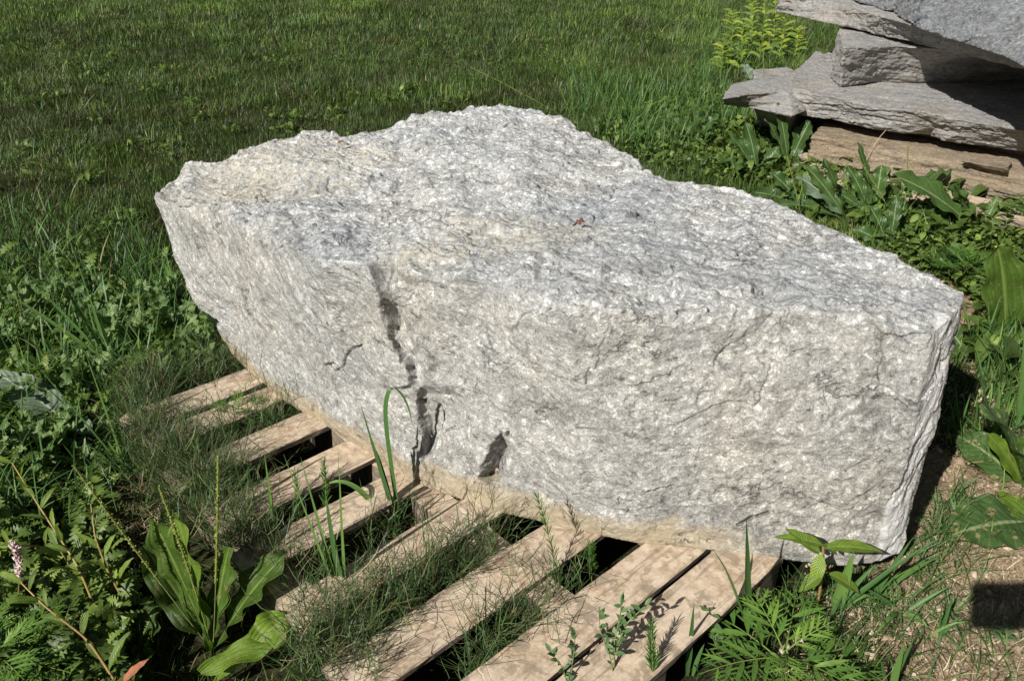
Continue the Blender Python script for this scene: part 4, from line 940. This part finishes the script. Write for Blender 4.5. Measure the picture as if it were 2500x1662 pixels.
leafy('broadleaf_plantain', 'plantain with broad dark leaves lying flat under the knotweed, bottom left', 'plantain', (330, 1600), [
    (150, 1560, .03, .11, .1), (255, 1490, .07, .12, .05), (380, 1480, .06, .10, .15), (40, 1500, .05, .075, .8), (120, 1480, .07, .07, .6), (200, 1650, .03, .12, .1), (370, 1650, .02, .1, .2), (290, 1650, .03, .09, .9)], M_PLANT, wave=.12)
leafy('broadleaf_plantain', 'plantain seen as one thin curved seed spike at the left edge among jagged weeds', 'plantain', (92, 860), [(60, 905, .02, .05, .4), (130, 900, .02, .05, .5)], M_PLANT, spikes=[(38, 716, .22, 0, 0)])
# knotweed in the corner
def pxline(pts, zs): return [at(p[0], p[1], z) for p, z in zip(pts, zs)]
for k, (pts, zs, n, lab) in enumerate([
    ([(300, 1690), (215, 1560), (110, 1480), (30, 1400)], (-.1, .0, .07, .12), 11, 'knotweed with narrow leaves on a reddish stem leaning left at the bottom corner'),
    ([(232, 1480), (190, 1380), (105, 1250), (30, 1130)], (-.08, .02, .1, .17), 13, 'tall knotweed with reddish stem arching up to the left edge'),
    ([(300, 1460), (262, 1390), (232, 1310), (222, 1230)], (-.1, -.02, .06, .12), 9, 'knotweed stem standing upright beside the leaning seed spike'),
    ([(180, 1400), (150, 1340), (60, 1330), (8, 1340)], (-.1, -.04, .02, .05), 8, 'low knotweed stem reaching the left edge below the pink flower')]):
    stemplant('knotweed', lab, 'knotweed', pxline(pts, zs), .105, .024, n, M_KNOT, M_STEMR, 'knotweed in the lower left corner', seed=40 + k, el=.75, rad_=.0035)
def pink():
    A = at(40, 1480, -.06); B = at(34, 1322, .16); root = rooted('flowering_knotweed', 'knotweed flower spike of pale pink beads at the left edge', 'flower', A); r = R(3); mb = MB()
    tube(mb, bez(A, (A + B) / 2 + [.02, 0, 0], B), .002, .5); part('stem', mb, M_STEMR, root); mb = MB(); n = 95; t = r.uniform(.42, 1, n); c = A + (B - A) * t[:, None] + r.normal(0, .0035, (n, 3)) + np.array([.02, 0, 0]) * (2 * t * (1 - t))[:, None]
    addst(mb, stamp(template('round', 4, .9, 1.2, .9, 1), c, r.uniform(0, 6.28, n), r.uniform(0, 1.3, n), r.normal(0, .5, n), r.uniform(.009, .013, n), r.random(n))); part('florets', mb, M_PINK, root)
    mb = MB(); leaf(mb, at(300, 1665, -.06), at(364, 1607, -.02), .1, .022, 'lance', lit_n(.6), 14, .3, .05, .5, 8); 
    org = at(300, 1665, -.06); o = obj('red_leaf', mb.mesh('red_leaf', M_RED, True, org), None, tuple(org)); tag(o, 'single withered red and orange leaf at the bottom edge', 'leaf')
pink()
# big pale dock leaf, far left
leafy('dock_plant', 'dock with one large grey green leaf lying out to the left edge', 'dock', (172, 1040), [(-25, 905, .14, .12, .35, 'lance'), (225, 1055, .05, .06, .6)], M_GREYL, kind='oblong', wave=.05)
leafy('dock_plant', 'small dock with a bright yellow green leaf beside the boulder foot', 'dock', (462, 905), [(398, 935, .04, .06, .95), (395, 832, .12, .05, .3), (500, 860, .08, .05, .4)], M_PLANT, kind='oblong')
# sow thistles and other jagged weeds by the left end of the boulder
def thistle(label, px, n, L, seed, tips=()):
    B = gp(*px); r = R(seed); root = rooted('sow_thistle', label, 'thistle', B, 'jagged thistles left of the boulder')
    for i in range(n):
        az = i * 2.4 + r.uniform(-.4, .4); l = L * r.uniform(.7, 1.15); el = r.uniform(.15, 1.0); b = B + np.array([0, 0, r.uniform(0, .10)])
        T = b + l * np.array([math.cos(az) * math.cos(el), math.sin(az) * math.cos(el), math.sin(el)]); mb = MB()
        leaf(mb, b, T, r.uniform(.1, .3), l * r.uniform(.3, .42), 'jag', lit_n(.5, r), 39, .3, .18, r.uniform(.2, .95), sid(), 2, droop=r.uniform(0, .3)); part('leaf', mb, M_THIS, root)
for k, (px, n, L, lab) in enumerate([
    ((520, 880), 16, .20, 'jagged thistle pressed against the left foot of the boulder'), ((430, 830), 16, .20, 'jagged thistle a step left of the boulder foot'), ((395, 760), 13, .18, 'pale jagged thistle below the left end of the boulder'),
    ((300, 850), 14, .19, 'jagged thistle behind the long grass clump'), ((245, 780), 12, .17, 'jagged thistle at the edge of the mown lawn on the left'), ((120, 800), 13, .18, 'jagged thistle beside the curved spike near the left edge'),
    ((60, 1010), 14, .18, 'dense jagged thistle just below the big grey green leaf'), ((150, 1110), 14, .17, 'pale jagged thistle above the leaning seed spike'), ((30, 1130), 12, .16, 'jagged thistle at the left edge above the knotweed'), ((240, 960), 12, .17, 'jagged thistle between the grey green leaf and the pallet'), ((20, 880), 12, .17, 'jagged thistle at the left edge above the grey green leaf')]):
    thistle(lab, px, n, L, 200 + k)
# grass tufts
tuft('grass_tuft', 'long bladed grass tuft on the left with a drooping dry blade', 'grass tuft', (320, 1160), [(250, 1100, .16, .008, .35), (420, 1100, .12, .012, .35), (330, 1000, .22, .010), (280, 960, .24, .009), (205, 850, .34, .010, .05), (70, 870, .30, .009, .05), (455, 1180, .05, .011, .45), (370, 1060, .16, .01)], n=26, L=.2, seed=5)
tuft('grass_tuft', 'tall grass with long arching blades left of the boulder', 'grass tuft', (280, 900), [(130, 660, .34, .010, .02), (160, 690, .30, .012, .02), (90, 700, .26, .010, .03), (210, 700, .26, .010), (0, 705, .36, .010, .05), (240, 760, .2, .014, .1), (330, 830, .1, .012, .3), (160, 560, .5, .005, .02)], n=14, L=.24, seed=6)
tuft('grass_tuft', 'upright grass blades touching the left side of the boulder', 'grass tuft', (440, 760), [(398, 585, .22, .010), (385, 600, .18, .006), (420, 640, .16, .007), (330, 560, .30, .006), (430, 660, .1, .006), (300, 580, .22, .006)], n=10, L=.16, seed=7)
tuft('grass_tuft', 'wide folded grass blade pointing up through the horsetail', 'grass tuft', (622, 1240), [(549, 1048, .26, .013, .02), (600, 1110, .16, .007)], n=3, L=.12, seed=8, z0=-.02)
tuft('grass_tuft', 'thin upright blade standing over the second gap of the pallet', 'grass tuft', (668, 1310), [(644, 1096, .26, .008, .01), (662, 1180, .16, .005)], n=2, L=.1, seed=9, z0=-.02)
tuft('grass_tuft', 'tall wide bladed grass rising between the middle pallet boards', 'grass tuft', (842, 1420), [(733, 1113, .34, .011, .02), (692, 1108, .34, .009, .03), (825, 1090, .36, .009, .0), (792, 1190, .24, .014, .05)], n=4, L=.14, seed=10, z0=-.02)
tuft('grass_tuft', 'grass with two tall blades and drooping loop in front of the long crack', 'grass tuft', (975, 1235), [(880, 985, .28, .012, .02), (782, 1195, .06, .011, .75), (900, 1080, .10, .008, .5), (930, 1130, .08, .01, .3)], n=7, L=.12, seed=11, z0=-.02)
tuft('grass_tuft', 'dense fine bright green grass tuft at the bottom edge left of the third board', 'grass tuft', (880, 1690), [], n=190, L=.26, W=.0032, seed=15, spread=.05, tint=(.6, 1.0), lean=(.05, .5))
tuft('grass_tuft', 'fine green grass tuft right behind the tall plantain leaves', 'grass tuft', (640, 1420), [], n=110, L=.22, W=.003, seed=16, spread=.05, tint=(.3, .8), lean=(.05, .6))
tuft('grass_tuft', 'fine dark grass tuft at the left ends of the boards', 'grass tuft', (440, 1230), [], n=120, L=.22, W=.0032, seed=17, spread=.06, tint=(.3, .8), lean=(.05, .7))
def loop():
    o = [q for q in C.objects if q.get('label', '').startswith('grass with two tall blades')][0]; B = np.array(o.location); mb = MB()
    P_ = [B + [0, 0, 0]] + [aty(x_, y_, B[1] + d_) for x_, y_, d_ in ((948, 1090, .02), (938, 1000, .03), (948, 948, .04), (965, 945, .045), (985, 965, .05), (1000, 1000, .05), (1007, 1038, .05))]
    P_ = np.array(P_); t = np.linspace(0, 7, 60); c = np.stack([np.interp(t, range(8), P_[:, k]) for k in range(3)], 1)
    for _ in range(20): c[1:-1] = (c[:-2] + 2 * c[1:-1] + c[2:]) / 4
    w_ = .014 * np.clip(1 - (t / 7) ** 3, .08, 1); sd = np.array([.93, -.36, 0])
    V = np.stack([c - sd * w_[:, None] / 2, c + np.array([0, 0, -.002]), c + sd * w_[:, None] / 2], 1).reshape(-1, 3); mb.add(V, gridq(60, 3), None, .55); part('drooping_blade', mb, TALL, o)
loop()
tuft('grass_tuft', 'two tall blades crossing the near corner of the pallet on the right', 'grass tuft', (1822, 1535), [(1822, 1260, .30, .012, .0), (1733, 1333, .25, .010, .18), (1870, 1470, .12, .013, .5)], n=3, L=.1, seed=12, back=-.07)
tuft('grass_tuft', 'single upright blade beside the small leaved plant at the bottom', 'grass tuft', (1690, 1650), [(1695, 1468, .19, .009, .0), (1720, 1570, .08, .008, .2)], n=5, L=.12, seed=13)
tuft('grass_tuft', 'wide spreading grass blades at the bottom edge in front of the double board', 'grass tuft', (1440, 1690), [(1400, 1545, .16, .016, .02), (1350, 1640, .05, .015, .2), (1590, 1640, .05, .015, .25), (1480, 1590, .12, .01)], n=6, L=.13, W=.009, seed=14)
for k, (px, bl, lab) in enumerate([
    ((2035, 1500), [(2085, 1345, .16, .02, .03), (2130, 1455, .05, .010, .5), (2300, 1310, .08, .009, .1), (2140, 1375, .10, .009, .15)], 'grass with one broad upright blade in front of the right corner of the boulder'),
    ((2110, 1470), [(2230, 1310, .13, .009, .05), (2290, 1360, .05, .012, .1), (2010, 1400, .1, .008, .1), (2200, 1370, .1, .008)], 'grass fanning out to the right from the boulder corner'),
    ((2200, 1500), [(2270, 1540, .02, .01, .5), (2130, 1560, .03, .009, .4), (2320, 1430, .06, .007), (2100, 1430, .1, .008)], 'loose grass tuft on bare earth right of the ragweed'),
    ((2290, 1560), [(2330, 1440, .14, .006), (2300, 1470, .12, .005), (2350, 1500, .08, .005)], 'thin yellowish blades at the left of the dark square shadow'),
    ((2170, 1690), [(2210, 1560, .15, .010, .02), (2235, 1550, .14, .007, .02), (2150, 1610, .08, .009)], 'upright grass blades at the bottom right edge')]):
    tuft('grass_tuft', lab, 'grass tuft', px, bl, n=6, L=.13, seed=20 + k, W=.006, lean=(.3, 1.2))
for k, (px, bl, lab) in enumerate([
    ((2420, 1090), [(2390, 900, .24, .010), (2440, 930, .22, .012), (2480, 960, .2, .010), (2350, 1010, .12, .006), (2460, 1000, .14, .012)], 'tall grass in front of the large ribbed plantain leaf at the right edge'),
    ((2340, 1060), [(2330, 930, .14, .005), (2280, 1000, .1, .006), (2370, 960, .14, .005)], 'sparse grass just right of the boulder shadow'),
    ((2480, 1050), [(2500, 800, .3, .01), (2520, 900, .2, .012), (2430, 940, .2, .008)], 'thick grass blades cut by the right edge of the picture')]):
    tuft('grass_tuft', lab, 'grass tuft', px, bl, n=10, L=.18, seed=30 + k, W=.006, lean=(.1, .6))
# ragweeds
ragweed('big feathery ragweed at the bottom right beside the pallet corner', (1905, 1640), 9, .27, .08, 3, .2, bright=.55)
ragweed('small feathery ragweed on the left end of the pallet', (590, 1045), 8, .14, .08, 4, .5, bright=.45, z0=-.08)
ragweed('feathery ragweed between the boulder corner and the broad right leaves', (2345, 700), 13, .22, .12, 5, .5, bright=.25)
ragweed('lower feathery ragweed close behind the boulder corner', (2270, 760), 9, .16, .07, 6, .45, bright=.2)
ragweed('feathery ragweed in the bottom left corner', (20, 1650), 11, .2, .10, 7, .4, bright=.6)
ragweed('feathery ragweed at the right edge below the slab stack', (2500, 560), 9, .22, .12, 9, .5, bright=.2)
# knotweed with broad crossed leaves in front of the boulder's right corner
def cross_weed():
    B = gp(1990, 1500); yy = B[1]; at_ = lambda px, py, z: aty(px, py, yy + .02 + z * .4); top = at_(2010, 1332, .02); root = rooted('smartweed', 'young weed with long pointed leaves crossing the lower right corner of the boulder', 'weed', B); mb = MB(); tube(mb, bez(B, (B + top) / 2 + [0.01, 0, 0], top), .0035, .5); part('stem', mb, M_STEMR, root)
    for (a, z0_, tip, zt, W, ti) in [((2010, 1330), .02, (1888, 1311), .04, .026, .6), ((2012, 1335), .02, (2155, 1348), .02, .030, .6), ((2000, 1350), .0, (1915, 1290), .06, .028, .65), ((2005, 1352), .0, (1985, 1440), -.07, .030, .95), ((2010, 1400), -.05, (1950, 1445), -.06, .03, .5), ((2025, 1400), -.05, (2100, 1450), -.07, .028, .6), ((2010, 1330), .02, (2045, 1355), .03, .018, .5)]:
        mb = MB(); leaf(mb, at_(*a, z0_), at_(*tip, zt), .12, W * 1.15, 'lance', lit_n(.5), 18, .35, .04, ti, sid()); part('leaf', mb, M_KNOT, root)
cross_weed()
# small round leaved sprigs over the double board
M_SPRIG = leaf_mat('sprig_leaf', (0.06, 0.11, 0.045), (0.09, 0.16, 0.06), (0.13, 0.21, 0.08), None, rough=.5, trans=.2)
def sprig(label, lines, seed, L=.024):
    B = at(*lines[0][0][:2], lines[0][0][2]); r = R(seed); root = rooted('knotgrass', label, 'weed', B, 'small leaved sprigs over the near boards'); ms = MB(); ml = MB()
    for ln in lines:
        P_ = np.array([at(*q) for q in ln]); t = np.linspace(0, len(P_) - 1, 24); c = np.stack([np.interp(t, range(len(P_)), P_[:, k]) for k in range(3)], 1)
        for _ in range(3): c[1:-1] = (c[:-2] + c[1:-1] * 2 + c[2:]) / 4
        tube(ms, c, np.linspace(.0018, .0009, 24), .3, 4)
        for j in range(5, 24, 3):
            for s in (0, 1):
                a = r.uniform(0, 6.28); v = np.array([math.cos(a) * .8, math.sin(a) * .8, r.uniform(.1, .9)]); l = L * r.uniform(.5, 1.25); leaf(ml, c[j], c[j] + v * l, .1, l * .4, 'lance', lit_n(.5, r), 6, .3, .05, r.uniform(.3, .8), sid(), 1)
    part('stem', ms, M_STEM, root); part('foliage', ml, M_SPRIG, root)
sprig('branching small leaved sprig standing over the middle seam of the double board', [[(1500, 1660, -.02), (1490, 1600, .03), (1465, 1540, .08), (1462, 1490, .12)], [(1500, 1640, -.01), (1500, 1560, .06), (1515, 1500, .1), (1517, 1465, .14)], [(1500, 1590, .03), (1530, 1520, .09), (1575, 1478, .12)], [(1495, 1610, .02), (1525, 1545, .06)]], 1, .026)
sprig('small leaved sprig at the bottom edge left of the broad grass', [[(1390, 1690, -.02), (1375, 1630, .03), (1345, 1590, .06)], [(1390, 1680, -.02), (1400, 1600, .05), (1405, 1545, .1)]], 3)
sprig('small leaved sprig hanging beside the pallet edge', [[(1750, 1580, -.10), (1735, 1540, -.05), (1722, 1490, .0)], [(1750, 1580, -.10), (1745, 1530, -.03), (1738, 1500, .0)]], 5, .028)
sprig('tiny green sprig in the soil near the dark square shadow', [[(2445, 1575, -.1), (2450, 1555, -.07), (2455, 1545, -.06)]], 2, .035)
# upright horsetail shoots
for k, (pts, zs, lab) in enumerate([
    ([(1370, 1480), (1362, 1400), (1335, 1290), (1312, 1215)], (-.1, .0, .1, .17), 'tall green horsetail shoot leaning over the third board from the right'),
    ([(1445, 1420), (1443, 1370), (1442, 1330)], (-.1, -.03, .03), 'short horsetail shoot standing in the dark gap near the boulder'),
    ([(1595, 1660), (1592, 1590), (1590, 1530)], (-.02, .04, .09), 'thin horsetail shoot over the nearest board'),
    ([(795, 1270), (796, 1190), (790, 1130)], (-.1, -.02, .05), 'short horsetail shoot in the second gap of the pallet'),
    ([(735, 1300), (728, 1230), (722, 1160)], (-.1, -.02, .05), 'faint horsetail shoot at the left end of the second gap')]):
    stemplant('horsetail_shoot', lab, 'horsetail', pxline(pts, zs), .045, .0035, 15, M_RAG, M_STEM, 'single horsetail shoots among the boards', 'lance', 60 + k, (.1, .7), 5, 1.0, .0016, 'branches')
# right edge: big plantain leaves
leafy('broadleaf_plantain', 'plantain with one very large ribbed leaf standing at the right edge', 'plantain', (2455, 830), [(2435, 600, .26, .21, .45, 'round'), (2530, 760, .2, .11, .5), (2345, 838, .02, .12, .3), (2420, 900, .02, .09, .3)], M_PLANT, wave=.05, fold=.15)
leafy('broadleaf_plantain', 'plantain with pale chewed leaf right of the boulder shadow', 'plantain', (2500, 1190), [(2330, 1060, .05, .14, .4, None, M_SPOT), (2395, 985, .08, .15, .5, None, M_SPOT), (2410, 1060, .10, .085, .8), (2520, 1060, .08, .12, .4)], M_PLANT, wave=.07, kind='round')
leafy('broadleaf_plantain', 'plantain with round holed leaf lying flat on bare earth at the right', 'plantain', (2520, 1275), [(2322, 1305, .03, .19, .3, 'round', M_SPOT), (2428, 1200, .06, .07, .7, 'lance')], M_PLANT, wave=.05)
leafy('broadleaf_plantain', 'low plantain behind the boulder corner in its shadow', 'plantain', (2370, 880), [(2300, 790, .05, .09, .3), (2280, 860, .03, .09, .2), (2420, 850, .04, .08, .5), (2330, 850, .03, .07, .6)], M_SPOT)
# dandelions and docks in front of the slabs
def dande(label, base, lv, seed=0, kind='dock', mat=None): lv = [(l[0], l[1], l[2], l[3] * 1.35) + tuple(l[4:]) for l in lv]; return leafy('dandelion_plant', label, 'dandelion', base, lv, mat or M_DOCK, 'broad leaved weeds in front of the slabs', kind, fold=.25, wave=.13)
dande('dandelion with large wavy leaves with pale midribs, nearest the slab stack', (2395, 575), [(2178, 428, .20, .105, .6), (2312, 460, .20, .105, .65), (2330, 455, .15, .07, .4), (2437, 476, .17, .045, .8), (2314, 420, .17, .075, .55, None, None, (2248, 458, .16))])
dande('dandelion with narrow upright leaves in the middle of the row', (2130, 540), [(2068, 405, .20, .06, .55), (2092, 346, .25, .035, .3), (2152, 403, .2, .075, .6), (2040, 470, .1, .05, .5), (2215, 500, .1, .06, .5), (2100, 470, .15, .05, .2)])
dande('dandelion with one arching pale ribbed leaf left of the row', (2070, 545), [(1962, 402, .2, .065, .65), (2010, 386, .22, .055, .6), (1945, 430, .12, .09, .3, None, M_GREYL), (1900, 500, .06, .06, .4), (1990, 480, .08, .06, .4)])
dande('dock with a big dark crinkled leaf against the stone chunk', (1925, 410), [(1978, 297, .24, .11, .2), (1898, 250, .30, .05, .45), (1868, 290, .2, .05, .3), (1945, 400, .1, .08, .5), (1850, 330, .14, .07, .3)])
dande('leafy dock behind the right shoulder of the boulder', (1850, 440), [(1780, 330, .2, .08, .5), (1820, 300, .22, .07, .4), (1740, 390, .1, .08, .6), (1900, 360, .18, .07, .5), (1930, 450, .08, .07, .4), (1790, 400, .14, .08, .7)])
dande('leafy dock close along the back edge of the boulder', (1960, 510), [(1880, 420, .14, .07, .4), (1920, 470, .1, .08, .3), (2010, 460, .12, .06, .6), (1985, 420, .16, .06, .5), (1840, 470, .08, .07, .2)])
dande('low dandelion half hidden behind the boulder edge', (2170, 610), [(2080, 560, .06, .06, .5), (2150, 530, .12, .06, .4), (2220, 560, .08, .07, .6), (2120, 500, .12, .06, .5), (2190, 480, .14, .05, .3)])
dande('dandelion left of the chunk among taller grass', (1700, 350), [(1640, 290, .14, .06, .5), (1690, 260, .18, .06, .6), (1760, 280, .16, .07, .4), (1740, 330, .1, .07, .5), (1650, 340, .1, .06, .3)])
leafy('broadleaf_plantain', 'plantain with seed spikes standing between the boulder and the slabs', 'plantain', (1960, 545), [(1900, 520, .06, .08, .4), (2000, 500, .1, .08, .5)], M_PLANT, spikes=[(1925, 395, .28, 0, 0)])
leafy('broadleaf_plantain', 'plantain with one dark spike rising before the pointed slab', 'plantain', (1868, 330), [(1830, 300, .12, .08, .5), (1895, 300, .1, .08, .4)], M_PLANT, spikes=[(1864, 128, .48, 0, 0)])
leafy('broadleaf_plantain', 'plantain with one straight spike before the tan slab', 'plantain', (2198, 560), [(2150, 520, .07, .07, .4), (2240, 520, .07, .07, .5)], M_PLANT, spikes=[(2216, 350, .42, 0, 0), (2088, 375, .34, 0, 0)])
leafy('broadleaf_plantain', 'plantain with three spikes in the grass behind the boulder', 'plantain', (1400, 300), [(1370, 290, .05, .07, .5)], M_PLANT, spikes=[(1393, 190, .26, 0, 0), (1368, 215, .22, 0, 0), (1148, 165, .3, 0, 0)])
# yellow green nettles behind the stack's left end
for k, (px, top, h, lab) in enumerate([((1850, 175), (1868, 5), .42, 'tall bright yellow green nettle beside the thin slab'), ((1800, 190), (1815, 60), .32, 'bright yellow green nettle left of the tall one'), ((1900, 160), (1915, 40), .36, 'yellow green nettle half in the shade of the slabs'), ((1760, 180), (1765, 110), .2, 'low yellow green nettle at the edge of the lawn'), ((1880, 150), (1895, -20), .5, 'nettle reaching above the top of the picture'), ((1935, 150), (1950, 70), .25, 'nettle deepest in the shadow of the slabs'), ((1830, 130), (1838, 10), .38, 'slender nettle behind the tall yellow green one'), ((1780, 150), (1788, 30), .34, 'nettle standing alone against the lawn')]):
    B = gp(*px); T = at(top[0], top[1], B[2] + h); stemplant('nettle', lab, 'nettle', [B, (B + T) / 2 + [.02, 0, 0], T], .19, .065, 13, M_NET, None, 'nettles left of the slab stack', 'saw', 80 + k, (.1, .9), 2, .5, .004, 'foliage', .2, 1.6)
leafy('burdock_plant', 'weed with one pale rounded leaf left of the pointed slab', 'weed', (1835, 200), [(1810, 158, .14, .11, .6, 'round')], M_GREYL)
# small things
def dry_stem():
    A = gp(2105, 440); B_ = at(2164, 317, .24); root = rooted('dry_stem', 'dry straw coloured grass stem curving in front of the tan slab', 'dry stem', A); mb = MB(); tube(mb, bez(A, at(2112, 370, .14), B_), np.linspace(.003, .0015, 14), .9, 4); part('stalk', mb, STRAW, root)
    A = gp(2425, 610); root = rooted('buttercup', 'tiny yellow flower left of the large ribbed leaf', 'flower', A); mb = MB(); top = at(2434, 606, A[2] + .06); tube(mb, bez(A, (A + top) / 2, top), .0015, .5, 4); part('stalk', mb, M_STEM, root); mb = MB()
    for i in range(5): a = i * 1.257; leaf(mb, top, top + .014 * np.array([math.cos(a), math.sin(a), .5]), .1, .012, 'round', (0, -.3, 1), 5, .2, 0, .5, i, 1)
    part('petals', mb, M_YEL, root)
    h, n_ = ROCK.ray_cast(Vector((0, 0, HC)), Vector(pray(1405, 557)))[:2]; A = np.array(h) + np.array(n_) * .012; mb = MB(); leaf(mb, A, A + [.035, .01, .012], .3, .022, 'oblong', (0, -.3, 1), 10, .5, .25, .1, 5)
    leaf(mb, A + [.003, 0, .003], A + [.02, -.02, .015], .3, .014, 'lance', (0, -.3, 1), 8, .5, .2, .4, 6)
    o = obj('dead_leaf', mb.mesh('dead_leaf', M_RED2, True, A), None, tuple(A)); tag(o, 'curled brown dead leaf lying on top of the boulder', 'leaf')
    h, n_ = ROCK.ray_cast(Vector((0, 0, HC)), Vector(pray(823, 357)))[:2]; A = np.array(h) + np.array(n_) * .010; mb = MB(); leaf(mb, A, A + [.035, .005, .004], .3, .014, 'lance', (0, -.3, 1), 8, .5, .2, .2, 9)
    o = obj('dead_leaf', mb.mesh('dead_leaf', M_RED2, True, A), None, tuple(A)); tag(o, 'small dark brown dead leaf near the back left rim of the boulder', 'leaf')
M_RED2 = leaf_mat('brown_dead_leaf', (0.12, 0.06, 0.04), (0.2, 0.1, 0.06), (0.25, 0.15, 0.09), None, rough=.7, trans=.05)
dry_stem()
# the picture taker's phone, whose shadow falls on the earth at the lower right
def phone():
    r0 = bpy.data.meshes.new('phone_body'); bm = bmesh.new(); hx, hy, hz = .118, .060, .006; rr = .016; V = []
    for z in (-hz, hz):
        for (cx, cy, a0) in ((hx - rr, hy - rr, 0), (-hx + rr, hy - rr, 90), (-hx + rr, -hy + rr, 180), (hx - rr, -hy + rr, 270)):
            for k in range(7): a = rad(a0 + 15 * k); V.append(bm.verts.new((cx + rr * math.cos(a), cy + rr * math.sin(a), z)))
    n = 28
    bm.faces.new(V[:n][::-1]); bm.faces.new(V[n:])
    for k in range(n): bm.faces.new((V[k], V[(k + 1) % n], V[n + (k + 1) % n], V[n + k]))
    bm.to_mesh(r0); bm.free(); m, t, b = newmat('phone_black'); b.inputs['Base Color'].default_value = (.02, .02, .022, 1); b.inputs['Roughness'].default_value = .3; r0.materials.append(m)
    o = obj('phone', r0); q = cam.rotation_euler.to_matrix(); o.rotation_euler = cam.rotation_euler; o.location = Vector((0, 0, HC)) + q @ Vector((-0.02, -0.035, 0.035)); tag(o, 'black phone whose rounded square shadow lies on the earth at the right edge', 'phone')
phone()
